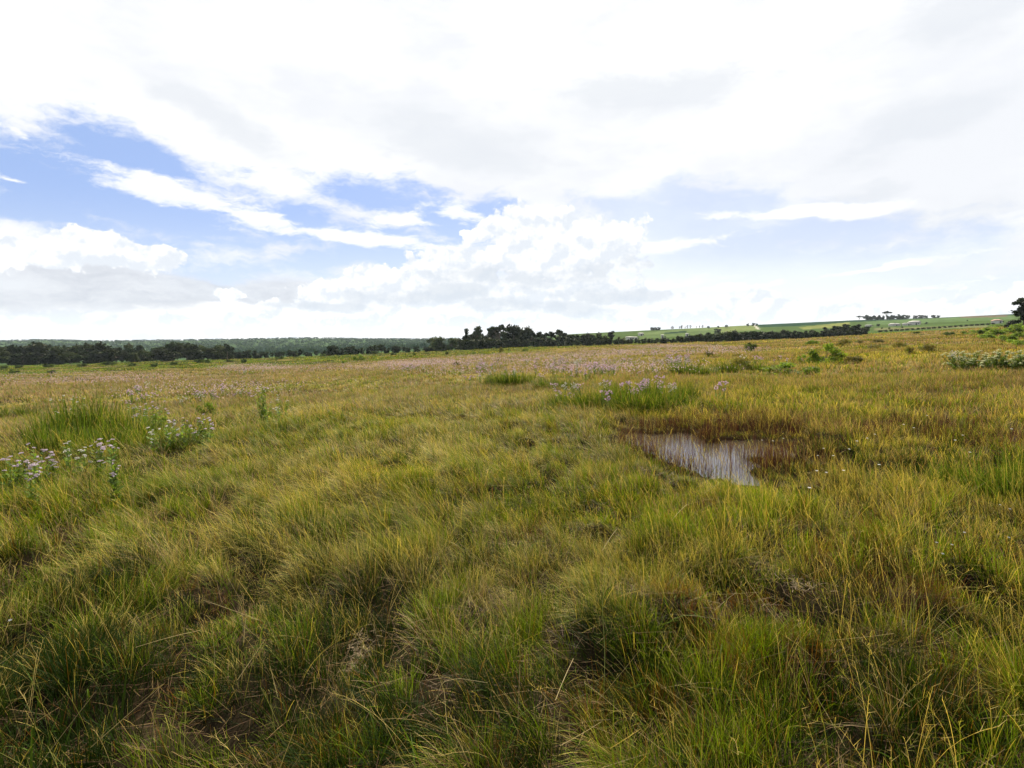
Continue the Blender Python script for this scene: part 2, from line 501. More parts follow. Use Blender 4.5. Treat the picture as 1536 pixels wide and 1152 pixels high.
def wind(x, y):
    """lean direction (angle) and strength: combed to the left over most of the meadow, upright by the pool"""
    u = x / np.maximum(y, .3)
    n = fbm(x * .55, y * .55, 61, 3) - .5
    n2 = fbm(x * .9, y * .9, 62, 3)
    ang = np.pi - 0.25 + 3.2 * n
    stg = (0.55 - 0.4 * sstep(0.1, 0.45, u)) * (0.4 + 1.2 * n2)
    return ang, stg


def ring(r0, r1, dens, per, nseg, wid, hs, azmax=53, spread=0.12):
    area = (r1 ** 2 - r0 ** 2) * R(azmax)
    nt = int(area * dens)
    r = np.sqrt(RNG.uniform(r0 ** 2, r1 ** 2, nt)); az = RNG.uniform(-R(azmax), R(azmax), nt)
    x = r * np.sin(az); y = r * np.cos(az)
    pm = pool_mask(x, y)
    gap = dome(x, y)
    keep = ((pm < .08) | (height(x, y) > WATER_Z + .012) | (RNG.random(nt) < .16)) & ((RNG.random(nt) < .22 + .2 * sstep(5, 2.5, r) + 1.6 * gap) | (r > 18))
    x = x[keep]; y = y[keep]; nt = len(x)
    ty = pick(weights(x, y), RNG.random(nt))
    ang, stg = wind(x, y)
    ang = ang + RNG.normal(0, .35, nt)
    hf = np.clip(0.1 + 1.0 * fbm(x * 1.1, y * 1.1, 81, 3) + .8 * fbm(x * 2.6, y * 2.6, 82, 2), .35, 1.6) * RNG.uniform(.8, 1.2, nt)
    low = 1 - .6 * pool_mask(x, y, 1.7)
    for (bx_, by_) in GLINT_SPOTS:
        low = low * (1 - .75 * np.exp(-(((x - bx_) / .13) ** 2 + ((y - by_) / .26) ** 2)))
    low = low - .4 * low * np.exp(-(((x - LOWC[0]) / 1.1) ** 2 + ((y - LOWC[1]) / 1.5) ** 2))
    tone = RNG.uniform(.75, 1.25, nt) * (0.75 + 0.5 * fbm(x * .5, y * .5, 91, 3))
    for t in range(6):
        ids = np.nonzero(ty == t)[0]
        if not len(ids): continue
        pp = max(1, int(per * (1.25 if t in (STRAW, TAN) else 1.0)))
        b = np.repeat(ids, pp); n = len(b)
        rad = spread * np.sqrt(RNG.random(n)) * (1.3 if t in (STRAW, TAN) else 1); pa = RNG.uniform(0, 2 * np.pi, n)
        bx = x[b] + rad * np.cos(pa); by = y[b] + rad * np.sin(pa)
        root = np.stack([bx, by, height(bx, by) - .01], -1)
        # outward splay + common lean
        lean = stg[b] * {GREEN: .8, STRAW: 1.55, RUST: .5, MAROON: .12, DKGREEN: .6, TAN: 1.0}[t]
        ox = 0.45 * np.cos(pa) * rad / spread + lean * np.cos(ang[b]) + RNG.normal(0, .3, n)
        oy = 0.45 * np.sin(pa) * rad / spread + lean * np.sin(ang[b]) + RNG.normal(0, .3, n)
        phi = np.arctan2(oy, ox); mag = np.hypot(ox, oy)
        mat_ = RNG.random(n) < {GREEN: .10, STRAW: .42, RUST: .2, MAROON: .0, DKGREEN: .12, TAN: .2}[t]
        th0 = np.where(mat_, RNG.uniform(.8, 1.35, n), np.clip(mag * .55, 0, 1.1))
        kap = np.clip(mag * RNG.uniform(.5, 1.5, n), .02, 1.7)
        L0 = {GREEN: .22, STRAW: .28, RUST: .18, MAROON: .27, DKGREEN: .20, TAN: .29}[t]
        L = L0 * hs * hf[b] * low[b] * RNG.uniform(.5, 1.2, n)
        w = RNG.uniform(.6, 1.5, n) * wid * {GREEN: 1.0, STRAW: .7, RUST: .65, MAROON: .7, DKGREEN: 1.0, TAN: .8}[t] * RNG.uniform(.6, 1.3, n)
        tn = (tone[b] * RNG.uniform(.7, 1.3, n))[:, None]
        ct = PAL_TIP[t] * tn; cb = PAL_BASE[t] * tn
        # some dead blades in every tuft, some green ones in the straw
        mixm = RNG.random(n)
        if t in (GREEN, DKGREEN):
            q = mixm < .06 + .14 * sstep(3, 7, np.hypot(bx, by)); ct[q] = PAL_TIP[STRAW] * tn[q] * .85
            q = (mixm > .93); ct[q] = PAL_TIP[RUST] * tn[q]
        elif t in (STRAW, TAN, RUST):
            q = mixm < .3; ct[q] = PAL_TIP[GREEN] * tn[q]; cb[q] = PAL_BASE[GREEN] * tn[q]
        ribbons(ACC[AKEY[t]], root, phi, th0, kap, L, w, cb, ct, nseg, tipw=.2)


ring(1.3, 2.8, 52, 130, 4, .0025, 1.0, spread=.10)
ring(2.8, 5.0, 56, 110, 4, .0029, 1.0, spread=.10)
ring(5.0, 8.5, 50, 66, 4, .0042, 1.0, spread=.11)
ring(8.5, 14, 34, 44, 3, .0065, 1.0, spread=.13)
ring(14, 28, 14, 30, 3, .012, 1.0, spread=.2)
ring(28, 70, 3.0, 22, 2, .03, 1.0, spread=.35)
ring(70, 150, .55, 18, 2, .075, 1.0, spread=.8)
ring(150, 300, .12, 16, 1, .2, 1.3, spread=1.6)

# dead litter lying between the tufts
n = 26000
r_ = np.sqrt(RNG.uniform(1.3 ** 2, 8 ** 2, n)); az_ = RNG.uniform(-R(53), R(53), n)
x = r_ * np.sin(az_); y = r_ * np.cos(az_)
kp = RNG.random(n) > pool_mask(x, y); x = x[kp]; y = y[kp]; n = len(x)
tn = RNG.uniform(.35, 1.3, n)[:, None]
cl = np.where((RNG.random(n) < .5)[:, None], np.array((.12, .08, .035)), np.array((.06, .034, .02))) * tn
ribbons(ACC['rust'], np.stack([x, y, height(x, y) + RNG.uniform(.005, .03, n)], -1), RNG.uniform(0, 6.28, n), RNG.uniform(1.2, 1.55, n), RNG.uniform(-.2, .3, n), RNG.uniform(.06, .22, n),
        RNG.uniform(.003, .006, n), cl, cl, 2, tipw=.5)

# broad sedge leaves and broken dead stems among the fine grass
n = 5200
r_ = np.sqrt(RNG.uniform(1.4 ** 2, 9 ** 2, n)); az_ = RNG.uniform(-R(53), R(53), n)
x = r_ * np.sin(az_); y = r_ * np.cos(az_)
kp = (fbm(x * 1.3, y * 1.3, 401, 2) > .55) & (pool_mask(x, y) < .3); x = x[kp]; y = y[kp]; n = len(x)
tn = RNG.uniform(.5, 1.4, n)[:, None]
ribbons(ACC['green'], np.stack([x, y, height(x, y)], -1), RNG.uniform(0, 6.28, n), RNG.uniform(.05, .6, n), RNG.uniform(.2, 1.6, n), RNG.uniform(.14, .34, n),
        RNG.uniform(.006, .013, n), np.array((.028, .05, .006)) * tn, np.array((.06, .10, .010)) * tn, 5, tipw=.05)
n = 1300
r_ = np.sqrt(RNG.uniform(1.4 ** 2, 10 ** 2, n)); az_ = RNG.uniform(-R(53), R(53), n)
x = r_ * np.sin(az_); y = r_ * np.cos(az_)
kp = pool_mask(x, y) < .3; x = x[kp]; y = y[kp]; n = len(x)
tn = RNG.uniform(.4, 1.3, n)[:, None]
ribbons(ACC['straw'], np.stack([x, y, height(x, y) + RNG.uniform(.02, .14, n)], -1), RNG.uniform(0, 6.28, n), RNG.uniform(.5, 1.45, n), RNG.uniform(-.1, .25, n), RNG.uniform(.12, .40, n),
        RNG.uniform(.0025, .0045, n), np.array((.20, .16, .07)) * tn, np.array((.24, .19, .09)) * tn, 3, tipw=.6)
# small glints between the tufts, painted as pale flattened blades
for (px, py, rr_, n) in [(538, 1000, .11, 240), (1195, 905, .12, 130), (1345, 965, .10, 110)]:
    p = at(px, py); a_ = RNG.uniform(0, 6.28, n); q_ = rr_ * np.abs(RNG.normal(0, .7, n))
    x = p[0] + q_ * np.cos(a_) * .7; y = p[1] + q_ * np.sin(a_) * 1.7
    tn = RNG.uniform(.3, 1.2, n)[:, None]
    ribbons(ACC['straw'], np.stack([x, y, height(x, y) + RNG.uniform(.01, .06, n)], -1), RNG.uniform(0, 6.28, n), RNG.uniform(1.0, 1.6, n), RNG.uniform(-.2, .6, n), RNG.uniform(.02, .07, n),
            RNG.uniform(.003, .006, n), np.array((.26, .20, .13)) * tn, np.array((.30, .24, .16)) * tn, 2, tipw=.5)

# reeds standing in and round the pool
for (px, py, rx, ry, n, hh) in [(1050, 684, 120, 40, 2400, .36), (1052, 678, 100, 32, 2900, .30), (1185, 684, 50, 24, 500, .30), (1080, 652, 130, 15, 2000, .34), (1000, 650, 60, 12, 800, .32), (990, 668, 60, 16, 500, .36), (1360, 662, 120, 20, 700, .36), (1200, 682, 60, 16, 350, .36)]:
    p = at(px, py); a = at(px, py + ry); b = at(px, py - ry)
    q = np.sqrt(RNG.random(n)); th = RNG.uniform(0, 2 * np.pi, n)
    x = p[0] + q * np.cos(th) * rx * p[1] / FPX; y = p[1] + q * np.sin(th) * .5 * (b[1] - a[1])
    pm = pool_mask(x, y); kp = RNG.random(n) > pm * (.5 if n != 2900 else 0)
    x = x[kp]; y = y[kp]; n = len(x)
    root = np.stack([x, y, height(x, y)], -1)
    tn = RNG.uniform(.6, 1.5, n)[:, None]
    ct = np.where((RNG.random(n) < .14)[:, None], PAL_TIP[STRAW] * .6, PAL_TIP[MAROON]) * tn
    ribbons(ACC['reed'], root, RNG.uniform(0, 6.28, n), RNG.uniform(0, .18, n), RNG.uniform(0, .25, n), hh * RNG.uniform(.6, 1.25, n),
            RNG.uniform(.003, .006, n), PAL_BASE[MAROON] * tn, ct, 4)


def seed_stalks(n, r0, r1, hlo, hhi, wid, umin=-1.3, umax=1.3):
    """fine flowering culms standing over the turf, with a feathery head"""
    r = np.sqrt(RNG.uniform(r0 ** 2, r1 ** 2, n)); az = RNG.uniform(math.atan(umin), math.atan(umax), n)
    x = r * np.sin(az); y = r * np.cos(az)
    kp = (fbm(x * .8, y * .8, 131, 3) > .45); x = x[kp]; y = y[kp]; n = len(x)
    root = np.stack([x, y, height(x, y)], -1)
    ang, stg = wind(x, y)
    phi = ang + RNG.normal(0, .8, n); L = RNG.uniform(hlo, hhi, n)
    tn = RNG.uniform(.7, 1.25, n)[:, None]
    ct = np.where((RNG.random(n) < .5)[:, None], np.array((.36, .28, .10)), np.array((.20, .20, .045))) * tn
    pos = ribbons(ACC['straw'], root, phi, np.clip(stg * .5 + RNG.normal(.05, .12, n), 0, .9), np.abs(RNG.normal(.35, .3, n)) + stg * .6, L,
                  np.full(n, wid), ct * .6, ct, 6, tipw=.5)
    # spikelets along the top of each culm
    for k in range(7):
        f = 4.2 + 1.8 * k / 6; i = int(min(f, 5)); fr = f - i
        b = pos[:, i] * (1 - fr) + pos[:, i + 1] * fr
        ribbons(ACC['straw'], b, phi + RNG.normal(0, 1.2, n), RNG.uniform(.2, 1.0, n), RNG.uniform(0, .5, n), RNG.uniform(.02, .05, n),
                np.full(n, wid * .9), ct, ct * 1.1, 1, tipw=.3)


seed_stalks(420, 1.6, 4.5, .32, .5, .0019)
seed_stalks(1300, 4.5, 9, .32, .5, .0032)
seed_stalks(1400, 9, 18, .34, .55, .006)
seed_stalks(600, 2.0, 8, .36, .58, .0025, .35, 1.3)

for k, nm, lb in (('green', 'green_grass', 'fresh and dark green marsh grass growing in dense tufts'), ('straw', 'straw_grass', 'straw yellow flowering grass combed over by the wind'),
                  ('rust', 'rust_grass', 'short rusty brown grass in patches on the right'), ('reed', 'reed_grass', 'thin upright maroon reeds standing in and round the pool')):
    tag(ACC[k].build(nm, M_GRASS), lb, 'grass', kind='stuff')
ACC = None


# ------------------------------------------------------------------ trees and shrubs
def crown(seed, kind, nleaf, col, leaf=.07, col2=None):
    """unit-height crown: leaf faces gathered in lobes at the ends of the limbs"""
    g = np.random.default_rng(seed); acc = Acc()
    lobes = []
    if kind == 'round':
        for k in range(18):
            a = g.uniform(0, 6.28); q = math.sqrt(g.random()) * .38
            lobes.append((q * math.cos(a), q * math.sin(a), g.uniform(.14, .86) - q * .25, g.uniform(.14, .23), .8))
    elif kind == 'tall':
        for k in range(16):
            h = g.uniform(.18, .92); q = .24 * (1 - abs(h - .55)) * g.uniform(.2, 1.1); a = g.uniform(0, 6.28)
            lobes.append((q * math.cos(a), q * math.sin(a), h, g.uniform(.10, .17), .85))
    elif kind == 'umbrella':
        for k in range(14):
            a = g.uniform(0, 6.28); q = math.sqrt(g.random()) * .5
            lobes.append((q * math.cos(a), q * math.sin(a), .84 - q * .2 + g.uniform(-.05, .05), g.uniform(.12, .2), .38))
    elif kind == 'narrow':
        for k in range(12):
            h = g.uniform(.15, .93); a = g.uniform(0, 6.28)
            lobes.append((.07 * math.cos(a), .07 * math.sin(a), h, g.uniform(.09, .13), 1.1))
    elif kind == 'layered':
        for k in range(26):
            h = g.uniform(.18, .95); a = g.uniform(0, 6.28); q = g.uniform(.1, 1) * (.52 - .34 * h)
            lobes.append((q * math.cos(a), q * math.sin(a), h, g.uniform(.08, .19), g.uniform(.35, .8)))
    elif kind == 'bush':
        for k in range(13):
            a = g.uniform(0, 6.28); q = math.sqrt(g.random()) * .6
            lobes.append((q * math.cos(a), q * math.sin(a), g.uniform(.15, .75) - q * .3, g.uniform(.2, .32), .8))
    lobes = np.array(lobes)
    i = g.integers(0, len(lobes), nleaf); lb = lobes[i]
    d = g.normal(size=(nleaf, 3)); d /= np.linalg.norm(d, axis=1)[:, None]
    rr = lb[:, 3:4] * (g.random((nleaf, 1)) ** .45) * g.uniform(.85, 1.2, (nleaf, 1))
    c = lb[:, :3] + d * rr * np.stack([np.ones(nleaf), np.ones(nleaf), lb[:, 4]], -1)
    c[:, 2] = np.maximum(c[:, 2], .02)
    nr = d + g.normal(0, .6, (nleaf, 3))
    cc = np.array(col) * (g.uniform(.6, 1.4, len(lobes))[i] * g.uniform(.7, 1.3, nleaf))[:, None]
    if col2 is not None:
        q = (g.random(len(lobes)) < .3)[i]
        cc[q] = np.array(col2) * g.uniform(.7, 1.3, (q.sum(), 1))
    quads(acc, c, nr, g.normal(0, 1, (nleaf, 3)), leaf * g.uniform(.6, 1.3, nleaf), leaf * g.uniform(.9, 1.8, nleaf), cc)
    return acc, lobes


def trunk_mesh(seed, lobes, r=.028, fork=.3):
    g = np.random.default_rng(seed); acc = Acc(); c = (.09, .07, .05)
    top = lobes[:, 2].max() * .8
    k = np.linspace(0, 1, 6)[:, None]
    cen = np.array([lobes[:, 0].mean(), lobes[:, 1].mean(), top])
    pts = k * cen + np.concatenate([g.normal(0, .012, (6, 2)), np.zeros((6, 1))], 1); pts[0] = (0, 0, -.02)
    tube(acc, pts, np.linspace(r, r * .25, 6), c, 6)
    for L in lobes[:9]:
        f = g.uniform(fork, .65); s = cen * f
        m = (s + L[:3]) / 2 + np.array([0, 0, .03])
        tube(acc, [s, m, L[:3]], [r * .5, r * .33, r * .12], c, 4)
    return acc.mesh('trunk', M_BARK)


DARK = (0.030, 0.052, 0.018); OLIVE = (0.055, 0.075, 0.026); MIDG = (0.060, 0.10, 0.028); PALE = (0.13, 0.17, 0.06)
PROTO = {}
for i, (key, kind, n, col, lf, c2) in enumerate([
        ('dark_a', 'round', 1700, DARK, .075, None), ('dark_b', 'round', 1700, DARK, .075, OLIVE), ('dark_c', 'round', 1500, OLIVE, .075, DARK),
        ('tall_a', 'tall', 1500, DARK, .06, None), ('tall_b', 'tall', 1500, DARK, .06, OLIVE), ('umbrella', 'umbrella', 1300, DARK, .07, None),
        ('narrow', 'narrow', 900, DARK, .06, None), ('pale_a', 'round', 1300, MIDG, .07, PALE), ('layered', 'layered', 3200, (0.028, 0.048, 0.024), .05, None),
        ('small_a', 'round', 700, DARK, .1, None), ('small_b', 'tall', 600, DARK, .09, None), ('bare', 'tall', 330, (.07, .06, .04), .05, None)]):
    acc, lb = crown(40 + i, kind, n, col, lf, c2)
    PROTO[key] = (acc.mesh('crown', M_TREE), trunk_mesh(60 + i, lb))


def tree(key, px, d, top, label, group, name='broadleaf_tree', wide=1.0, cat='tree', base=None):
    p = far(px, d)
    h = (CAMZ + (HORIZ - top) / FPX * d) - p[2]
    h = max(h, 1.2)
    o = empty(name, p, random.uniform(0, 6.28))
    o.scale = (h * wide, h * wide, h)
    child('trunk', PROTO[key][1], o); child('crown', PROTO[key][0], o)
    tag(o, label, cat, group)
    return o


dk = ['dark_a', 'dark_b', 'dark_c']
# dark belt at the far left
for i in range(20):
    px = -30 + i * 19.5 + random.uniform(-5, 5)
    top = np.interp(px, [-40, 20, 60, 100, 170, 200, 270, 310, 345], [519, 516, 512, 514, 510, 513, 509, 513, 518]) + random.uniform(-.5, 5)
    tree(random.choice(dk + ['dark_c', 'pale_a']), px, random.uniform(262, 285), top + random.choice((0, 0, 0, -2.5)), 'dark green rounded tree in the dense belt at far left', 'trees of the dense left belt', wide=random.uniform(.9, 1.6))
for i in range(17):
    px = -25 + i * 22 + random.uniform(-6, 6)
    top = np.interp(px, [-40, 100, 345], [526, 524, 523]) + random.uniform(-3, 3)
    tree(random.choice(dk), px, random.uniform(240, 255), top, 'low dark tree in front of the far left belt', 'low trees before the left belt', wide=random.uniform(1.3, 1.9))
tree('narrow', 340, 250, 516, 'narrow pointed tree at the right end of the far left belt', None)
# thin line of small trees, left of centre
for i in range(40):
    px = 330 + i * 8.6 + random.uniform(-3, 3)
    tp = np.interp(px, [330, 400, 470, 500, 515, 540, 560, 580, 610, 640, 660], [522, 523, 522, 516, 514, 521, 515, 513, 519, 516, 511]) + random.uniform(0, 6)
    tree(random.choice(['small_a', 'small_a', 'small_b', 'dark_a']), px, random.uniform(262, 280), tp, 'small dark tree in the broken line left of the central grove', 'small trees in the broken line', wide=random.uniform(.9, 1.4))
for (px, tp) in [(648, 505), (662, 503), (676, 505), (690, 506), (655, 511), (684, 512)]:
    tree('pale_a', px, random.uniform(268, 280), tp, 'lighter green tree with loose crown at the left edge of the grove', 'lighter trees by the grove', wide=1.1)
# central grove
for (px, tp, key, lab) in [(700, 494, 'tall_a', 'slim tree with separate round top, first of the tall grove'), (716, 489, 'tall_b', 'tall tree with domed top near the left of the grove'),
                           (750, 485, 'umbrella', 'tree with flat overhanging top just left of the tallest'), (772, 483, 'dark_b', 'tallest broad tree of the central grove')]:
    tree(key, px, 268, tp, lab, None, wide=.75 if key != 'tall_a' else .9)
for (px, tp) in [(728, 490), (738, 491), (761, 487), (785, 487), (797, 495), (808, 497), (816, 495), (828, 497), (840, 494), (850, 496), (862, 499), (709, 497), (722, 495), (744, 493)]:
    tree(random.choice(['dark_a', 'dark_b', 'dark_c', 'tall_b']), px, random.uniform(270, 285), tp + random.uniform(-.5, 1), 'tall dark tree inside the central grove', 'trees of the central grove', wide=random.uniform(.85, 1.15))
for i in range(34):
    px = 697 + i * 6.3 + random.uniform(-3, 3)
    tree(random.choice(dk), px, random.uniform(250, 264), 508 + random.uniform(-3.5, 3) + (px > 860) * 1.5, 'shorter dark tree along the foot of the central grove', 'lower trees of the central grove', wide=random.uniform(1.0, 1.4))
for (px, tp) in [(874, 500), (886, 498), (896, 497), (906, 502)]:
    tree('dark_c', px, 262, tp, 'rounded tree at the right end of the central grove', 'rounded trees right of the grove', wide=1.0)
for i in range(20):
    px = 884 + i * 6.4 + random.uniform(-2, 2)
    tree(random.choice(['small_a', 'dark_c', 'small_b']), px, random.uniform(236, 250), np.interp(px, [884, 920, 960, 1010], [505, 506, 508, 506]) + random.uniform(-1, 3), 'low dark tree filling the gap between grove and hedge', 'low trees between grove and hedge', wide=random.uniform(1.1, 1.5))
tree('narrow', 917, 258, 497, 'narrow upright tree standing right of the central grove', None, wide=1.5)
for (px, tp) in [(928, 505), (936, 506), (948, 508), (958, 508), (968, 506), (978, 507)]:
    tree('bare', px, 255, tp, 'thin brownish half bare tree between grove and hedge', 'half bare trees right of the grove', wide=1.4)
# long dark hedge line, right of centre
for i in range(46):
    px = 985 + i * 6.9 + random.uniform(-2, 2)
    tp = np.interp(px, [985, 1010, 1040, 1070, 1100, 1150, 1200, 1240, 1300], [507, 504, 500, 496, 494, 493, 493, 494, 490]) + random.uniform(-.5, 4)
    tree(random.choice(['small_a', 'dark_a', 'dark_c']), px, random.uniform(212, 226), tp, 'dark low tree in the long hedge line below the fields', 'trees in the long dark hedge', wide=random.uniform(1.1, 1.6))
for (px, tp) in [(1243, 488), (1254, 486), (1264, 484), (1274, 483), (1284, 484), (1293, 485)]:
    tree('dark_a', px, 235, tp, 'big rounded dark tree at the right end of the hedge line', 'big trees ending the hedge', wide=1.2)
# hilltop trees
tree('umbrella', 1287, 800, 473.5, 'umbrella shaped tree standing alone left of the hilltop copse', None, wide=1.3)
tree('umbrella', 1328, 800, 466, 'tall umbrella tree rising above the hilltop copse', None, wide=.8)
for px in (1298, 1306, 1313, 1320, 1332, 1339, 1345, 1350):
    tree('dark_a', px, 830, 471 + random.uniform(-1, 1.5), 'dark tree in the copse on the hilltop skyline', 'trees of the hilltop copse', wide=1.3)
for px in (1359, 1371, 1379, 1386, 1398, 1405):
    tree('small_a', px, 840, 472 + random.uniform(-.5, 1), 'small round tree on the skyline right of the hilltop copse', 'skyline trees right of the copse', wide=1.5)
for px in (978, 983, 988):
    tree('small_a', px, 820, 490.5, 'small tree in the dark cluster on the low skyline', 'skyline tree cluster', wide=1.4)
for px, tp in ((1062, 489), (1077, 488.5), (1089, 487), (1121, 485), (1129, 484), (1134, 485)):
    tree('small_a', px, 780, tp, 'lone round tree on the skyline above the pale fields', 'lone skyline trees', wide=1.3)
for i in range(13):
    tree('bare', 1004 + i * 4.2 + random.uniform(-3, 3), 880, 489.3 + random.uniform(-1.2, 1) - i * .1, 'thin pale tree in the row on the skyline', 'thin skyline row', wide=1.3)
for px, d, tp in ((1076, 520, 492), (1316, 520, 485.5), (1341, 560, 484), (1322, 420, 494), (1449, 560, 481), (1388, 520, 483), (1300, 430, 491), (1333, 400, 493), (1352, 420, 493)):
    tree('small_a', px, d, tp, 'round dark tree standing among the hillside fields', 'field trees on the hillside', wide=1.4)
for i in range(22):
    px = 1320 + i * 8
    tree('small_a', px, 300 + i * 2, np.interp(px, [1320, 1400, 1500], [495, 492, 488.5]) + random.uniform(-.6, .6), 'low shrub in the thin hedgerow across the right hillside', 'hedgerow shrubs on the hillside', name='hedge_shrub', wide=2.2, cat='shrub')
# edge tree
tree('layered', 1533, 120, 447, 'dark layered tree cut by the right edge of the view', None, wide=1.1)
tree('dark_a', 1516, 140, 478, 'low dark tree left of the layered edge tree', None, wide=1.6)

# far wooded hill
acc = Acc(); g = np.random.default_rng(5); n = 5200
px = g.uniform(-120, 800, n); d = g.uniform(420, 1620, n) ** 1.0
u = (px - 768) / FPX; X = u * d; Y = d; Z = height(X, Y)
hh = g.uniform(2.2, 4.6, n) * (0.7 + .6 * fbm(X * .01, Y * .01, 9, 3))
tn = g.uniform(.88, 1.12, n)
for k in range(7):
    c = np.stack([X + g.normal(0, 2.2, n), Y + g.normal(0, 2.2, n), Z + hh * g.uniform(.3, .95, n)], -1)
    quads(acc, c, g.normal(0, 1, (n, 3)) + np.array((0, -.6, .5)), g.normal(0, 1, (n, 3)), g.uniform(2.2, 3.8, n), g.uniform(1.8, 3, n), np.array((.034, .064, .056)) * tn[:, None])  # distance haze is mixed into this bluish leaf colour
tag(acc.build('far_woodland', M_WOOD), 'hazy blue green woodland covering the distant hill on the left', 'woodland', kind='stuff')

# ------------------------------------------------------------------ shrubs and tall tussocks in the meadow
BUSH = {}
for i, (key, n, col, lf, c2) in enumerate([('dark', 2600, (.035, .058, .016), .06, (.05, .08, .02)), ('green', 2600, (.085, .14, .022), .06, (.12, .17, .03)), ('brown', 2000, (.11, .10, .035), .055, (.07, .09, .025)),
                                            ('bright', 2600, (.10, .16, .03), .06, (.07, .12, .022))]):
    acc, lb = crown(140 + i, 'bush', n, col, lf, c2)
    BUSH[key] = (acc.mesh('foliage', M_LEAF), trunk_mesh(160 + i, lb, .02, .1))


def bush(key, px, py, w, h, label, group, name='meadow_shrub', lift=0.0):
    p = at(px, py)
    s = p[1] / FPX
    o = empty(name, (p[0], p[1], p[2] - .02), random.uniform(0, 6.28))
    hz = h * s * 1.25 + .2
    o.scale = (w * s * .62, w * s * .62, hz)
    child('stem', BUSH[key][1], o); child('foliage', BUSH[key][0], o)
    tag(o, label, 'shrub', group)
    return o


for (px, py, w, h) in [(30, 552, 16, 5), (77, 560, 14, 5), (73, 551, 18, 6), (124, 550, 16, 5), (162, 548, 22, 7), (230, 551, 16, 7), (298, 544, 20, 6), (312, 544, 10, 5), (346, 543, 16, 4), (23, 560, 20, 5), (5, 553, 14, 5),
                       (200, 549, 14, 5), (260, 547, 16, 5), (444, 535, 14, 6), (484, 535, 12, 5), (420, 539, 16, 5), (560, 531, 16, 5), (590, 533, 12, 4)]:
    bush('dark', px, py, w, h, 'small dark shrub on the green strip at the left meadow edge', 'shrubs on the green strip')
for (px, py, w, h, key, lab) in [
        (367, 545, 11, 8, 'dark', 'compact dark shrub above the left pink flower drift'), (539, 541, 22, 8, 'green', 'green shrub at the meadow edge left of the grove'),
        (516, 546, 8, 5, 'bright', 'tiny bright green shrub left of the grove'), (671, 532, 7, 5, 'dark', 'round dark shrub below the lighter trees'),
        (622, 533, 6, 4, 'dark', 'dot of dark shrub left of the grove foot'), (752, 529, 8, 8, 'brown', 'brownish shrub below the tallest tree'),
        (788, 527, 11, 5, 'green', 'low green shrub right of the brownish one'), (685, 550, 18, 6, 'brown', 'brown low shrub beside the central flower drift'),
        (1128, 526, 24, 12, 'dark', 'dark green rounded shrub in the brown meadow right of centre'), (1240, 546, 56, 27, 'green', 'broad mid green shrub in the meadow right of the pool'),
        (1205, 545, 24, 10, 'green', 'smaller green shrub left of the broad green one'), (1112, 556, 44, 16, 'brown', 'olive tangled shrub below the dark rounded one'),
        (1187, 562, 90, 14, 'green', 'long low green shrub patch in front of the broad one'), (1064, 534, 20, 6, 'brown', 'small brown shrub among the right flower drift'),
        (310, 626, 36, 15, 'green', 'leafy shrub behind the left flowers'), (292, 668, 60, 14, 'green', 'low leafy shrub under white and lilac flowers at left'),
        (238, 642, 34, 12, 'green', 'small green shrub under the lilac flowers left of the leafy one'), (402, 632, 40, 9, 'green', 'low leafy base under the tallest pink flower'),
        (1218, 517, 22, 6, 'bright', 'pale topped shrub in the brown meadow'), (1266, 518, 26, 8, 'brown', 'brown green mound below the big hedge trees'),
        (1425, 503, 20, 5, 'dark', 'dark flat shrub near the far right meadow edge'), (1374, 501, 12, 4, 'dark', 'small dark shrub at the far meadow edge'),
        (1474, 501, 16, 6, 'dark', 'dark round shrub on the green slope at right'), (1456, 501, 26, 5, 'green', 'green shrub beside the dark one on right slope'),
        (155, 712, 50, 14, 'dark', 'dark low shrub under the front left flower stems'), (1050, 612, 40, 8, 'brown', 'withered brown shrub right of the tall green tussock')]:
    bush(key, px, py, w, h, lab, None)
for (px, py, w, h) in [(1316, 516, 26, 6), (1311, 525, 36, 6), (1349, 523, 26, 8), (1365, 531, 18, 8), (1393, 529, 36, 10), (1280, 545, 40, 8), (1290, 516, 18, 5)]:
    bush('brown', px, py, w, h, 'brownish low shrub in the tan meadow at right', 'brownish shrubs at right')
for (px, py, w, h) in [(1486, 497, 26, 6), (1500, 503, 34, 9), (1520, 500, 30, 9), (1534, 508, 34, 10), (1510, 512, 30, 8), (1480, 508, 26, 6), (1530, 494, 26, 8), (1495, 491, 18, 4), (1526, 520, 34, 9), (1552, 500, 40, 12)]:
    bush('bright', px, py, w, h, 'bright green shrub on the slope at the right edge', 'green shrubs on the right slope')

# tall green tussocks
TUS = []
for i in range(4):
    acc = Acc(); n = 420
    pa = RNG.uniform(0, 6.28, n); rad = np.sqrt(RNG.random(n)) * .5
    root = np.stack([rad * np.cos(pa), rad * np.sin(pa), np.full(n, -.02)], -1)
    tn = RNG.uniform(.4, 1.6, n)[:, None]
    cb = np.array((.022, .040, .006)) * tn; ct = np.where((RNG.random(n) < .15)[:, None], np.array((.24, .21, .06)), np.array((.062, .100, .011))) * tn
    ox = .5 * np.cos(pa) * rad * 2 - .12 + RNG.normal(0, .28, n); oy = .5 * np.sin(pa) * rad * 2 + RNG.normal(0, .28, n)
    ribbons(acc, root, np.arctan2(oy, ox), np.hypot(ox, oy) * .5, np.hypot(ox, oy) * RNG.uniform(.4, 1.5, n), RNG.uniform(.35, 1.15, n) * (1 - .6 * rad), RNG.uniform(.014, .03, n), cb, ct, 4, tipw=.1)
    TUS.append(acc.mesh('grass_tussock', M_GRASS))
K_TUS = [0]


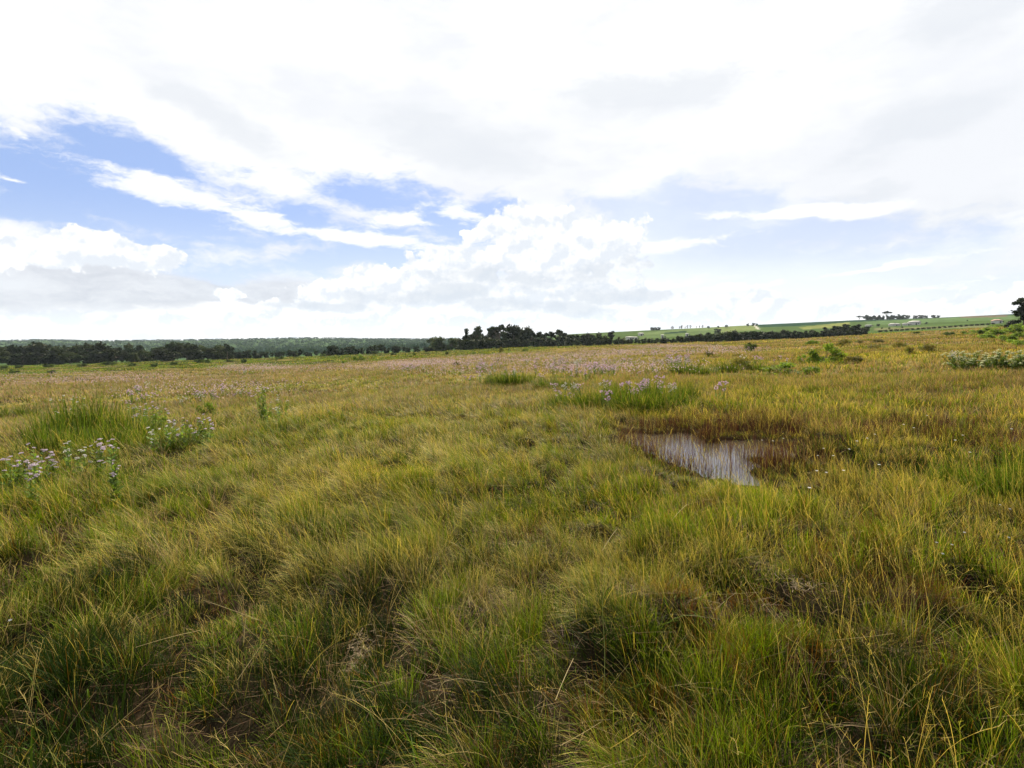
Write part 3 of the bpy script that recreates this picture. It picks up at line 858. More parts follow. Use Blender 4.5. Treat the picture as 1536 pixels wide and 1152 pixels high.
def tussock(px, py, w, h, label, group):
    p = at(px, py); s = p[1] / FPX
    o = bpy.data.objects.new('grass_tussock', TUS[K_TUS[0] % 4]); K_TUS[0] += 1
    COL.objects.link(o); o.location = p; o.rotation_euler = (0, 0, random.uniform(-.6, .6))
    o.scale = (w * s, w * s * .8, h * s * 1.1 + .14)
    tag(o, label, 'grass tussock', group)


for (px, py, w, h) in [(75, 676, 60, 60), (110, 664, 64, 70), (150, 660, 64, 68), (190, 668, 60, 56), (225, 674, 50, 40), (130, 680, 70, 50), (60, 694, 50, 48), (100, 690, 60, 46), (170, 684, 60, 46), (255, 688, 44, 30)]:
    tussock(px, py, w, h, 'tall bright green grass tussock of the big clump at left', 'tussocks of the left clump')
for (px, py, w, h) in [(10, 628, 36, 16), (40, 626, 36, 16)]:
    tussock(px, py, w, h, 'low green tussock at the left edge beyond the big clump', 'tussocks at the left edge')
for (px, py, w, h) in [(850, 614, 46, 26), (880, 616, 50, 32), (915, 618, 56, 38), (950, 622, 60, 42), (985, 622, 60, 42), (1015, 614, 50, 34), (930, 604, 50, 30), (975, 604, 50, 34), (1030, 600, 36, 26)]:
    tussock(px, py, w, h, 'tall green tussock under lilac flowers behind the pool', 'tussocks behind the pool')
for (px, py, w, h) in [(745, 580, 36, 24), (765, 580, 36, 26), (785, 578, 34, 20), (820, 582, 36, 14), (845, 584, 36, 14)]:
    tussock(px, py, w, h, 'upright green tussock beside the central flower drift', 'tussocks by the central drift')
for (px, py, w, h) in [(1090, 558, 40, 14), (1140, 556, 36, 10), (1030, 560, 44, 16), (1055, 562, 36, 12)]:
    tussock(px, py, w, h, 'green tussock in the meadow right of the lilac flowers', 'tussocks right of centre')
for (px, py, w, h) in [(1480, 760, 70, 60), (1520, 770, 70, 80), (1450, 740, 60, 40), (1530, 740, 60, 60), (1420, 735, 60, 36)]:
    tussock(px, py, w, h, 'tall reedy green tussock at the right edge of the marsh', 'tussocks at the right edge')
for (px, py, w, h) in [(20, 780, 70, 50), (60, 760, 60, 44), (0, 740, 50, 50)]:
    tussock(px, py, w, h, 'lush dark green tussock below the front left flowers', 'tussocks below the front flowers')


# ------------------------------------------------------------------ flowers
LILAC = np.array((.60, .50, .61)); WHITE = np.array((.72, .70, .66))


def head_mesh(seed, col, rad=.026, n=46):
    g = np.random.default_rng(seed); acc = Acc()
    for k in range(4):
        a = g.uniform(0, 6.28); q = rad * (0 if k == 0 else .75)
        cen = np.array([q * math.cos(a), q * math.sin(a), -.2 * q])
        m = n // 4
        d = g.normal(size=(m, 3)); d[:, 2] = np.abs(d[:, 2]); d /= np.linalg.norm(d, axis=1)[:, None]
        c = cen + d * rad * .6 * np.array((1, 1, .6))
        quads(acc, c, d + g.normal(0, .4, (m, 3)), g.normal(0, 1, (m, 3)), np.full(m, rad * .42), np.full(m, rad * .55), col * g.uniform(.75, 1.25, (m, 1)))
    return acc.mesh('flower_head', M_PETAL)


HEADS = [head_mesh(300 + i, LILAC) for i in range(3)] + [head_mesh(310, WHITE)]


def plant_geo(seed, nst, hmin, hmax, spread, leafy=.05, col=(.10, .16, .035), acc=None, wid=1.0):
    g = np.random.default_rng(seed); acc = acc or Acc(); tips = []
    for k in range(nst):
        a = g.uniform(0, 6.28); q = g.uniform(.1, 1) * spread; h = g.uniform(hmin, hmax)
        p0 = np.array([q * .35 * math.cos(a), q * .35 * math.sin(a), -.03]); p2 = np.array([q * math.cos(a), q * math.sin(a), h])
        p1 = (p0 + p2) / 2 + np.array([.03 * math.cos(a), .03 * math.sin(a), .04])
        t = np.linspace(0, 1, 7)[:, None]
        pts = (1 - t) ** 2 * p0 + 2 * t * (1 - t) * p1 + t * t * p2
        tube(acc, pts, np.linspace(.005, .002, 7) * wid, np.array(col) * .9, 4)
        nl = int(44 * h / .7)
        s = g.uniform(.08, .93, nl); c = np.array([np.interp(s, t[:, 0], pts[:, i]) for i in range(3)]).T
        la = g.uniform(0, 6.28, nl); L = leafy * (1.2 - .6 * s) * g.uniform(.8, 1.6, nl)
        out = np.stack([np.cos(la), np.sin(la), g.uniform(.1, .9, nl)], -1); out /= np.linalg.norm(out, axis=1)[:, None]
        c = c + out * (L * .5)[:, None]
        nr = np.stack([-np.cos(la) * .6, -np.sin(la) * .6, np.ones(nl)], -1) + g.normal(0, .2, (nl, 3))
        quads(acc, c, nr, out, L * .34, L, np.array(col) * g.uniform(.6, 1.4, (nl, 1)))
        tips.append(p2)
        for j in range(g.integers(0, 3)):
            b = pts[5] if j else pts[4]
            e = p2 + np.array([g.normal(0, .045), g.normal(0, .045), -abs(g.normal(0, .04)) - .01])
            tube(acc, [b, (b + e) / 2 + np.array([0, 0, .01]), e], [.002 * wid, .0016 * wid, .0012 * wid], np.array(col), 3)
            tips.append(e)
    return acc, tips


def near_plant(seed, px, py, top, nst, spread, label, white=False, group=None):
    p = at(px, py); h = (py - top) * p[1] / FPX + .12
    o = empty('flowering_plant', p, 0)
    acc, tips = plant_geo(seed, int(nst * 1.7), h * .55, h * 1.0, spread * 1.25, .075)
    acc.build('foliage', M_LEAF, o)
    g = random.Random(seed)
    for t in tips:
        hd = child('flower_head', HEADS[3] if white else HEADS[g.randrange(3)], o)
        hd.location = t; hd.rotation_euler = (g.uniform(-.4, .4), g.uniform(-.4, .4), g.uniform(0, 6))
        s = g.uniform(.5, 1.15); hd.scale = (s, s, s)
    tag(o, label, 'flowering plant', group)
    return o


for i, a in enumerate([
        (8, 770, 664, 6, .22, 'lilac flowering plant at the left edge, thickest of the front group', False),
        (50, 765, 668, 3, .12, 'lilac flowering plant with single head, second of the front left group', False),
        (74, 755, 684, 3, .10, 'short lilac flowering plant with two stacked heads at front left', False),
        (112, 745, 662, 5, .18, 'white flowering leafy plant in the middle of the front left group', True),
        (150, 740, 664, 3, .10, 'pale flowering plant between white plant and rightmost lilac one', False),
        (172, 772, 668, 4, .09, 'lilac flowering plant with four clear heads, rightmost of front group', False),
        (46, 790, 700, 2, .08, 'lowest lilac flowering plant at front left', False),
        (398, 640, 582, 6, .22, 'tall pink flowering plant standing alone left of centre', False),
        (420, 640, 596, 4, .2, 'pale flowering plant leaning right of the tall pink one', True),
        (228, 655, 606, 9, .35, 'broad cluster of lilac flowers above a small green shrub at left', False),
        (207, 645, 598, 5, .25, 'pale flowered plant left of the broad lilac cluster', True),
        (245, 690, 640, 5, .25, 'sparse whitish flowering plant in front of the low leafy shrub', True),
        (268, 685, 634, 6, .28, 'whitish lilac plant between the sparse one and the leafy shrub', False),
        (305, 680, 630, 7, .28, 'lilac flowering plant over the low leafy shrub', False),
        (108, 650, 600, 7, .3, 'pale green white flowered plant on top of the left clump', True)]):
    near_plant(500 + i, *a[:5], a[5], white=a[6])

# middle distance flowering plants, one mesh each
MID = []
for i in range(6):
    acc, tips = plant_geo(600 + i, 5, .5, .85, .28, .06, acc=None, wid=1.8)
    g = np.random.default_rng(620 + i)
    for t in tips + [np.array(q) + np.array([g.normal(0, .06), g.normal(0, .06), -.03]) for q in tips]:
        m = 9; d = g.normal(size=(m, 3)); d[:, 2] = abs(d[:, 2]); d /= np.linalg.norm(d, axis=1)[:, None]
        quads(acc, t + d * .022, d, g.normal(0, 1, (m, 3)), np.full(m, .036), np.full(m, .042), (np.array((.66, .47, .63)) * (1.15 if i < 4 else 1.0) if i != 5 else WHITE) * g.uniform(.75, 1.2, (m, 1)), m=1)
    MID.append(acc.mesh('flowering_plant', [M_LEAF, M_PETAL]))


def mid_plants(px, py, rx, ry, n, label, group, hs=1.0, white=.15):
    for k in range(n):
        a = random.uniform(0, 6.28); q = abs(random.gauss(0, .85))
        p = at(px + rx * q * math.cos(a), py + ry * q * math.sin(a))
        me = MID[5] if random.random() < white else MID[random.randrange(5)]
        o = bpy.data.objects.new('flowering_plant', me); COL.objects.link(o)
        o.location = p; o.rotation_euler = (0, 0, random.uniform(0, 6.28))
        s = random.uniform(.5, 1.05) * hs; o.scale = (s, s, s * random.uniform(.85, 1.1))
        tag(o, label, 'flowering plant', group)


mid_plants(955, 604, 70, 10, 26, 'lilac flowering plant on the tall tussocks behind the pool', 'flowers on the pool tussocks', .95)
mid_plants(860, 596, 22, 6, 5, 'lilac flowering plant left of the pool tussocks', 'flowers left of the pool tussocks', .8)
mid_plants(890, 562, 55, 8, 40, 'lilac flowering plant in the dense drift right of the grove', 'flowers of the dense drift', .95)
mid_plants(720, 556, 30, 6, 24, 'lilac flowering plant in the drift below the grove', 'flowers below the grove', .9)
mid_plants(620, 556, 34, 5, 24, 'lilac flowering plant in the small drift left of the grove', 'flowers left of the grove', .9)
mid_plants(830, 548, 60, 6, 24, 'lilac flowering plant in the band behind the dense drift', 'flowers of the back band', .9)
mid_plants(1018, 550, 45, 6, 28, 'lilac flowering plant in the drift right of the pool tussocks', 'flowers right of the tussocks', .95)
mid_plants(985, 534, 50, 5, 16, 'lilac flowering plant in the far drift before the half bare trees', 'flowers before the bare trees', .9)
mid_plants(1066, 526, 24, 3, 8, 'lilac flowering plant near the dark rounded shrub', 'flowers near the rounded shrub', .9)
mid_plants(1140, 546, 40, 5, 8, 'scattered lilac flowering plant beside the olive shrub', 'flowers beside the olive shrub', .9)
mid_plants(378, 560, 40, 5, 20, 'lilac flowering plant in the pink drift at the left', 'flowers of the left drift', .9)
mid_plants(212, 592, 34, 5, 10, 'pale lilac flowering plant in the meadow behind the left clump', 'flowers behind the left clump', .8)
mid_plants(320, 592, 40, 8, 8, 'scattered pale flowering plant behind the leafy shrub', 'flowers behind the leafy shrub', .8)
mid_plants(215, 606, 30, 8, 8, 'lilac flowering plant just behind the broad lilac cluster', 'flowers by the broad cluster', .85)
mid_plants(330, 604, 50, 8, 7, 'thin lilac flowering plant between the leafy shrub and the tall pink one', 'flowers before the tall pink plant', .75)
mid_plants(770, 572, 50, 6, 10, 'lilac flowering plant around the upright green tussocks', 'flowers round the upright tussocks', .9)
mid_plants(1430, 548, 12, 4, 4, 'pale flowering plant left of the white flowered shrubs', 'flowers left of white shrubs', .9, .6)

# far flower drifts nobody could count
acc = Acc(); g = np.random.default_rng(8)
for (px, py, rx, ry, n) in [(110, 570, 180, 10, 900), (740, 556, 200, 12, 700), (930, 556, 110, 12, 600), (330, 590, 120, 14, 300), (380, 553, 60, 6, 700), (640, 548, 70, 5, 700), (800, 540, 130, 7, 800), (960, 532, 90, 6, 700), (1010, 522, 70, 3, 500), (500, 552, 120, 8, 500), (1090, 530, 60, 6, 350)]:
    for k in range(n // 4):
        a = g.uniform(0, 6.28); q = math.sqrt(g.random())
        c = at(px + rx * q * math.cos(a), py + ry * q * math.sin(a))
        m = 10; s = c[1] / FPX
        cc = c + np.stack([g.normal(0, 1.2, m), g.normal(0, 1.6, m), g.uniform(.3, .6, m)], -1)
        quads(acc, cc, g.normal(0, 1, (m, 3)) + np.array((0, -.5, .8)), g.normal(0, 1, (m, 3)), np.full(m, .05 + .42 * s), np.full(m, .05 + .42 * s), np.array((.50, .36, .40)) * g.uniform(.7, 1.2, (m, 1)))
tag(acc.build('flower_drift', M_PETAL), 'pinkish lilac haze of countless small flowers across the far meadow', 'flowers', kind='stuff')

# white flowered shrubs at right
for (px, py, w, h, lab) in [(1446, 556, 52, 24, 'white flowered shrub, left and widest of the row at right'), (1488, 556, 52, 26, 'white flowered shrub in the middle of the row at right'),
                            (1524, 556, 52, 26, 'white flowered shrub at the right edge of the row')]:
    p = at(px, py); s = p[1] / FPX
    o = empty('white_flowered_shrub', p, 0)
    acc, tips = plant_geo(int(px), 34, h * s * .35, h * s * 1.05 + .15, w * s * .66, .12, (.07, .115, .028), wid=2)
    acc.build('foliage', M_LEAF, o)
    ac = Acc(); gg = np.random.default_rng(int(px))
    for t in tips:
        m = 10; d = gg.normal(size=(m, 3)); d[:, 2] = abs(d[:, 2]); d /= np.linalg.norm(d, axis=1)[:, None]
        quads(ac, t + d * .07 * np.array((1, 1, .4)), d + np.array((0, 0, .8)), gg.normal(0, 1, (m, 3)), np.full(m, .04), np.full(m, .05), np.array((.42, .45, .25)) * gg.uniform(.75, 1.2, (m, 1)))
    ac.build('blossom', M_PETAL, o)
    tag(o, lab, 'shrub')

# small white star flowers on hair-thin stems at right
acc = Acc()
tube(acc, [(0, 0, 0), (.01, .005, .2), (.0, .01, .4)], [.0015, .0014, .001], (.12, .15, .05), 3)
for k in range(6):
    a = k * math.pi / 3
    quads(acc, np.array([[.012 * math.cos(a), .01 + .012 * math.sin(a), .402]]), np.array([[0, -.45, 1.]]), np.array([[math.cos(a), math.sin(a), 0.]]), [.011], [.022], (.8, .8, .78), m=1)
STAR = acc.mesh('white_flower', [M_LEAF, M_PETAL])
for (px, py) in [(1144, 643), (1160, 644), (1176, 643), (1228, 664), (1236, 666), (1250, 692), (1274, 688), (1285, 672), (1300, 676), (1312, 674), (1355, 658), (1370, 664), (1444, 668), (1516, 667), (1432, 680),
                 (1225, 712), (1240, 716), (1265, 722), (1318, 716), (1500, 776), (1514, 779), (1405, 826), (1428, 830), (1445, 827), (1414, 842), (1512, 840), (1213, 770), (14, 934), (1390, 640), (1455, 690)]:
    d = pix_dir(px, py)
    # the flower stands about 0.36 m over the ground
    t = (0.34 - CAMZ) / d[2]
    x, y = d[0] * t, d[1] * t
    o = bpy.data.objects.new('white_flower', STAR); COL.objects.link(o)
    o.location = (x, y, float(height(x, y)) - .02); o.rotation_euler = (0, 0, random.uniform(-.6, .6))
    k = .8 if y > 5 else .5; o.scale = (k, k, 1)
    tag(o, 'tiny white star flower on a hair thin stem in the right marsh' if px > 100 else 'single tiny white flower near the left edge of the foreground', 'flower', 'tiny white flowers' if px > 100 else None)

# ------------------------------------------------------------------ long single stalks in the foreground
M_STALK = M_GRASS


def stalk(bpx, bpy_, pts, label, rad=.0022, col=(.42, .38, .16), head=True):
    p = at(bpx, bpy_)
    acc = Acc(); P = np.array([(0, 0, 0)] + pts, float)
    tt = np.linspace(0, len(P) - 1, 14)
    Q = np.stack([np.interp(tt, np.arange(len(P)), P[:, i]) for i in range(3)], -1)
    tube(acc, Q, np.linspace(rad, rad * .5, 14) * .85, np.array(col) * .7, 4)
    o = acc.build('grass_stalk', M_STALK)
    o.location = (p[0], p[1], p[2] - .01)
    if head:
        ac = Acc()
        for k in range(16):
            f = .8 + .2 * k / 15; i = f * 13; a = int(min(i, 12)); c = Q[a] * (1 - (i - a)) + Q[a + 1] * (i - a)
            dr = np.array([random.gauss(0, .5), random.gauss(0, .3), 1.0]); dr /= np.linalg.norm(dr)
            quads(ac, (c + dr * .008)[None], np.array([[random.gauss(0, 1), -1, .2]]), dr[None], [.0028], [.019], np.array((.28, .23, .10)))
        ac.build('seed_head', M_STALK, o)
    tag(o, label, 'grass stalk')


stalk(905, 1064, [(.01, .03, .3), (-.005, .05, .55), (.02, .08, .78)], 'tall straight grass stalk rising alone right of centre', .0022, (.36, .40, .14))
stalk(616, 1137, [(.11, .06, .24), (.14, .08, .33), (.22, .05, .37), (.36, .03, .36)], 'pale bent stalk folded at its knee in the lower middle', .0022, (.55, .48, .3), False)
stalk(811, 1115, [(.16, 0, .10), (.24, -.03, .12), (.36, -.06, .09), (.48, -.08, .02)], 'pale reddish stalk lying low at the bottom middle', .002, (.5, .38, .24), False)
stalk(974, 1050, [(-.1, .02, .14), (-.2, .04, .25), (-.31, .05, .34)], 'straight slanting stalk leaning left beside the tall one', .0018, (.45, .42, .2), False)
stalk(1441, 1125, [(-.12, .05, .16), (-.27, .12, .32), (-.42, .2, .5)], 'long stalk leaning left in the lower right', .0022, (.45, .42, .18))
stalk(1253, 915, [(-.1, .03, .1), (-.22, .05, .18), (-.36, .08, .25)], 'thin pale stalk slanting over the dark hollow at right', .002, (.48, .44, .24), False)
stalk(1343, 1141, [(-.02, .03, .16), (-.04, .06, .30), (-.07, .1, .42)], 'pale upright stalk at the bottom right', .0024, (.5, .44, .2))
stalk(1366, 1035, [(.005, .03, .22), (.02, .06, .44), (.05, .1, .66)], 'tall pair stalk standing upright in the right foreground', .0022, (.42, .40, .14))
stalk(1374, 1030, [(.0, .04, .2), (.015, .07, .38), (.03, .1, .55)], 'shorter stalk beside the tall pair stalk at right', .002, (.40, .38, .14))
stalk(104, 884, [(.05, .04, .14), (.12, .08, .26), (.2, .12, .38)], 'green stalk slanting right in the left foreground', .0022, (.36, .38, .13))
stalk(262, 1020, [(-.02, .03, .14), (-.04, .06, .28), (-.06, .08, .42)], 'thin upright stalk in the left foreground', .002, (.42, .38, .16))
stalk(323, 1090, [(-.02, .03, .16), (-.02, .06, .34), (-.05, .1, .5)], 'straw stalk standing in the lower left', .0022, (.46, .40, .2))
stalk(160, 1082, [(.03, .03, .07), (.07, .05, .13), (.1, .06, .18)], 'short pale stalk slanting at the bottom left', .002, (.55, .5, .34), False)
stalk(1205, 1045, [(.0, .03, .15), (.005, .06, .3), (.0, .09, .44)], 'yellow green stalk in front of the rust patch', .002, (.40, .38, .13))


# ------------------------------------------------------------------ farm buildings on the hill
def box(acc, x0, x1, y0, y1, z0, z1, c=(1, 1, 1), m=0):
    v = [(x0, y0, z0), (x1, y0, z0), (x1, y1, z0), (x0, y1, z0), (x0, y0, z1), (x1, y0, z1), (x1, y1, z1), (x0, y1, z1)]
    f = [(0, 3, 2, 1), (4, 5, 6, 7), (0, 1, 5, 4), (1, 2, 6, 5), (2, 3, 7, 6), (3, 0, 4, 7)]
    acc.add(v, f, c, m)


def building(px, d, w, h, roof, label, group=None, dep=6.0, rise=.9, rz=0.0):
    p = far(px, d); w *= .8; h *= .85
    o = empty('farm_building', p, rz)
    a = Acc(); box(a, -w / 2, w / 2, 0, dep, -1.5, h); wl = a.build('wall', M_WALL, o)
    r = Acc(); e = .35
    v = [(-w / 2 - e, -e, h + .003), (w / 2 + e, -e, h + .003), (w / 2 + e, dep / 2, h + rise), (-w / 2 - e, dep / 2, h + rise), (-w / 2 - e, dep + e, h + .003), (w / 2 + e, dep + e, h + .003),
         (-w / 2 - e, dep / 2, h + .003), (w / 2 + e, dep / 2, h + .003)]
    r.add(v, [(0, 1, 2, 3), (3, 2, 5, 4), (0, 3, 4, 4), (1, 5, 2, 2), (0, 4, 5, 1)], (1, 1, 1))
    r.build('roof', roof, o)
    for me in (wl.data, o.children[-1].data):
        me.polygons.foreach_set('use_smooth', np.zeros(len(me.polygons), bool))
    dm = Acc(); box(dm, -.6, .6, -.05, .02, 0, min(2.1, h * .8)); dm.build('door', M_DARK, o)
    n = max(1, int(w / 4))
    for k in range(n):
        x = -w / 2 + (k + .5) * w / n
        if abs(x) < 1.3: x = 1.8 if n == 1 else x + 1.4
        wm = Acc(); box(wm, x - .55, x + .55, -.05, .02, h * .4, h * .75); wm.build('window', M_DARK, o)
    tag(o, label, 'building', group)


building(946, 420, 6.5, 2.2, M_ROOF, 'long white shed, left of the two right of the grove', rise=.6)
building(954, 430, 3.0, 1.8, M_ROOF, 'small white hut beside the long shed right of the grove', rise=.5)
building(962, 560, 5.0, 2.6, M_ROOF, 'white house behind the small hut right of the grove', rise=.8)
building(994, 400, 1.8, 3.4, M_ROOF, 'narrow white tower hut left of the dark field strip', rise=.4, dep=2)
building(1031, 460, 2.2, 2.8, M_ROOF, 'little pale hut at the right end of the dark field strip', rise=.4, dep=3)
building(1344, 500, 8.5, 1.7, M_ROOF, 'low pale shed, left of the group on the right hillside', rise=.9)
building(1362, 500, 5.0, 1.9, M_ROOF, 'middle white shed of the group on the right hillside', rise=.6)
building(1373, 505, 9.5, 2.8, M_ROOF, 'longest white shed of the group on the right hillside', rise=.9)
building(1375, 560, 8.0, 2.4, M_ROOF, 'white barn behind the longest shed on the hillside', rise=.8)
building(1305, 520, 4.0, 1.5, M_ROOF, 'small pale shed behind the big hedge trees', rise=.5)
building(1499, 380, 3.4, 2.2, M_TILE, 'white cottage with reddish roof near the right edge', rise=.9)


# ------------------------------------------------------------------ air
m, hnt, hout = new_mat('pale_air')
pv = hnt.nodes.new('ShaderNodeVolumePrincipled')
pv.inputs['Color'].default_value = (.72, .86, 1.0, 1); pv.inputs['Density'].default_value = HAZE; pv.inputs['Anisotropy'].default_value = 0.2
hnt.links.new(pv.outputs[0], hout.inputs['Volume'])
if HAZE > 0:
    acc = Acc(); box(acc, -3600, 3600, -3600, 3600, -120, 75)
    tag(acc.build('haze', m), 'thin bluish air over the whole marsh, paling the distant hill', 'haze', kind='stuff')

# ------------------------------------------------------------------ sky
W = bpy.data.worlds.new("World"); SC.world = W; W.use_nodes = True
nt = W.node_tree; nt.nodes.clear()
N = nt.nodes; LK = nt.links


def math_(op, a, b=None, c=None, clamp=False):
    n = N.new('ShaderNodeMath'); n.operation = op; n.use_clamp = clamp
    for i, v in enumerate((a, b, c)):
        if v is None: continue
        if isinstance(v, (int, float)): n.inputs[i].default_value = v
        else: LK.new(v, n.inputs[i])
    return n.outputs[0]


def smooth(v, a, b, lo=0.0, hi=1.0):
    n = N.new('ShaderNodeMapRange'); n.interpolation_type = 'SMOOTHSTEP'
    LK.new(v, n.inputs['Value'])
    for k, q in (('From Min', a), ('From Max', b), ('To Min', lo), ('To Max', hi)): n.inputs[k].default_value = q
    return n.outputs[0]


def noise_(vec, scale, detail, rough=.55, sx=1.0, sy=1.0, off=(0, 0, 0), rot=0.0):
    mp = N.new('ShaderNodeMapping'); mp.inputs['Scale'].default_value = (sx * scale, sy * scale, 1); mp.inputs['Location'].default_value = off
    mp.inputs['Rotation'].default_value = (0, 0, R(rot))
    LK.new(vec, mp.inputs['Vector'])
    n = N.new('ShaderNodeTexNoise'); n.noise_dimensions = '2D'; n.inputs['Scale'].default_value = 1.0; n.inputs['Detail'].default_value = detail; n.inputs['Roughness'].default_value = rough
    LK.new(mp.outputs[0], n.inputs['Vector'])
    return n


tc = N.new('ShaderNodeTexCoord'); sep = N.new('ShaderNodeSeparateXYZ'); LK.new(tc.outputs['Generated'], sep.inputs[0])
az = math_('MULTIPLY', math_('ARCTAN2', sep.outputs['X'], sep.outputs['Y']), 57.29578)
el = math_('MULTIPLY', math_('ARCSINE', sep.outputs['Z']), 57.29578)
cb = N.new('ShaderNodeCombineXYZ'); LK.new(az, cb.inputs[0]); LK.new(el, cb.inputs[1])
P0 = cb.outputs[0]


def warp(vec, scale, amp, sx=1.0, sy=1.0, off=(0, 0, 0), detail=4):
    n = noise_(vec, scale, detail, .6, sx, sy, off)
    s = N.new('ShaderNodeVectorMath'); s.operation = 'SUBTRACT'; LK.new(n.outputs['Color'], s.inputs[0]); s.inputs[1].default_value = (.5, .5, .5)
    m = N.new('ShaderNodeVectorMath'); m.operation = 'MULTIPLY'; LK.new(s.outputs[0], m.inputs[0]); m.inputs[1].default_value = (amp[0], amp[1], 0)
    a = N.new('ShaderNodeVectorMath'); a.operation = 'ADD'; LK.new(vec, a.inputs[0]); LK.new(m.outputs[0], a.inputs[1])
    return a.outputs[0]


def blob(vec, cx, cy, rx, ry, rot=0.0):
    a0, e0 = az_el(cx, cy)
    sx = .5 * abs(az_el(cx + rx, cy)[0] - az_el(cx - rx, cy)[0]); sy = .5 * abs(az_el(cx, cy + ry)[1] - az_el(cx, cy - ry)[1])
    mp = N.new('ShaderNodeMapping'); mp.vector_type = 'TEXTURE'
    mp.inputs['Location'].default_value = (a0, e0, 0); mp.inputs['Rotation'].default_value = (0, 0, R(-rot)); mp.inputs['Scale'].default_value = (sx, sy, 1)
    LK.new(vec, mp.inputs['Vector'])
    ln = N.new('ShaderNodeVectorMath'); ln.operation = 'LENGTH'; LK.new(mp.outputs[0], ln.inputs[0])
    return math_('SUBTRACT', 1.0, ln.outputs['Value'])


def union(vec, lst, k=.25):
    o = None
    for b in lst:
        v = blob(vec, *b)
        o = v if o is None else math_('SMOOTH_MAX', o, v, k)
    return o


def mixc(fac, a, b):
    n = N.new('ShaderNodeMix'); n.data_type = 'RGBA'
    if isinstance(fac, (int, float)): n.inputs[0].default_value = fac
    else: LK.new(fac, n.inputs[0])
    for i, v in ((6, a), (7, b)):
        if isinstance(v, tuple): n.inputs[i].default_value = (*v, 1)
        else: LK.new(v, n.inputs[i])
    return n.outputs[2]


SKYS = 0.1
sky = N.new('ShaderNodeTexSky'); sky.sky_type = 'NISHITA'; sky.sun_disc = False
sky.sun_elevation = R(SUN_EL); sky.sun_rotation = R(SUN_AZ); sky.air_density = 1.0; sky.dust_density = 0.6; sky.ozone_density = 2.0
hs = N.new('ShaderNodeVectorMath'); hs.operation = 'MULTIPLY'; LK.new(sky.outputs[0], hs.inputs[0]); hs.inputs[1].default_value = (.43, .38, .43)
q = .36 / SKYS
Pw = warp(P0, .10, (7, 3.0), .8, 1.6, (3, 1, 0), 5)
Pb = warp(P0, .35, (1.6, 1.3), 1, 1, (7, 5, 0), 5)
n_wisp = noise_(Pb, .14, 8, .66, .75, 2.2, (1.7, 4.2, 0), 12).outputs['Fac']
n_bill = noise_(P0, .42, 5, .55, 1, 1.1, (9, 2, 0)).outputs['Fac']
n_big = noise_(P0, .045, 4, .5, 1, 2, (2, 8, 0), 10).outputs['Fac']

CLEAR = mixc(.68, hs.outputs[0], mixc(smooth(el, 2.5, 13), (.68 * q, .80 * q, .96 * q), (.36 * q, .53 * q, .90 * q)))
# clear openings in the high sheet
strong = union(Pw, [(60, 265, 250, 95, 12), (250, 330, 260, 80, 10), (480, 350, 230, 60, 8), (545, 300, 110, 32, 8), (680, 325, 130, 40, 6), (560, 378, 190, 42, 4), (330, 420, 130, 36, 8), (-200, 300, 250, 140, 0), (150, 215, 170, 40, 14)])
weak = union(Pw, [(1030, 330, 190, 58, 6), (1130, 440, 330, 34, -4), (930, 310, 120, 22, 4), (1100, 390, 260, 40, -3), (1250, 425, 330, 56, -4), (1420, 440, 260, 40, -6), (1150, 350, 200, 30, 0), (380, 415, 170, 40, 8)])
wz = math_('MULTIPLY', math_('SUBTRACT', n_wisp, .5), 2.5)
s_m = smooth(math_('ADD', strong, math_('MULTIPLY', wz, 1.35)), -.38, .62)
w_m = math_('MULTIPLY', smooth(math_('ADD', weak, wz), -.3, .55), .56)
open_ = math_('MAXIMUM', s_m, w_m)
sheet_t = smooth(math_('ADD', math_('MULTIPLY', n_big, .65), math_('MULTIPLY', n_wisp, .35)), .36, .62)
# broad soft grey undersides
grey = union(Pw, [(1290, 297, 90, 16, -5), (1420, 30, 200, 60, -10), (1330, 210, 160, 40, -15), (700, 220, 190, 50, 8), (340, 190, 120, 30, 25), (1250, 350, 260, 40, -4), (1000, 140, 200, 40, 0)])
g_m = math_('MULTIPLY', smooth(math_('ADD', grey, wz), -.25, .7), .75)
SHEET = mixc(sheet_t, (.87 * q, .89 * q, .935 * q), (1.05 * q, 1.05 * q, 1.05 * q))
SHEET = mixc(g_m, SHEET, (.77 * q, .805 * q, .86 * q))
C1 = mixc(open_, SHEET, CLEAR)
# streaks across the openings
stre = union(warp(P0, .25, (3, 1.0), .7, 2, (1, 1, 0), 5), [(270, 290, 150, 22, 8), (370, 322, 110, 12, 8), (560, 358, 180, 14, 4), (700, 318, 80, 16, 8), (580, 330, 60, 16, 0), (15, 195, 30, 8, 20), (20, 270, 40, 5, 4),
                                                          (1220, 318, 140, 12, 2), (1000, 370, 120, 10, -6), (1100, 432, 90, 6, -4), (1400, 432, 120, 8, -5), (1300, 405, 140, 5, -6)])
n_w2 = noise_(Pb, .22, 8, .66, .6, 2.4, (5, 3, 0), 12).outputs['Fac']
st_m = smooth(math_('ADD', stre, math_('MULTIPLY', math_('SUBTRACT', n_w2, .5), 3.4)), -.1, .6)
C2 = mixc(math_('MULTIPLY', st_m, .9), C1, (1.0 * q, 1.01 * q, 1.03 * q))
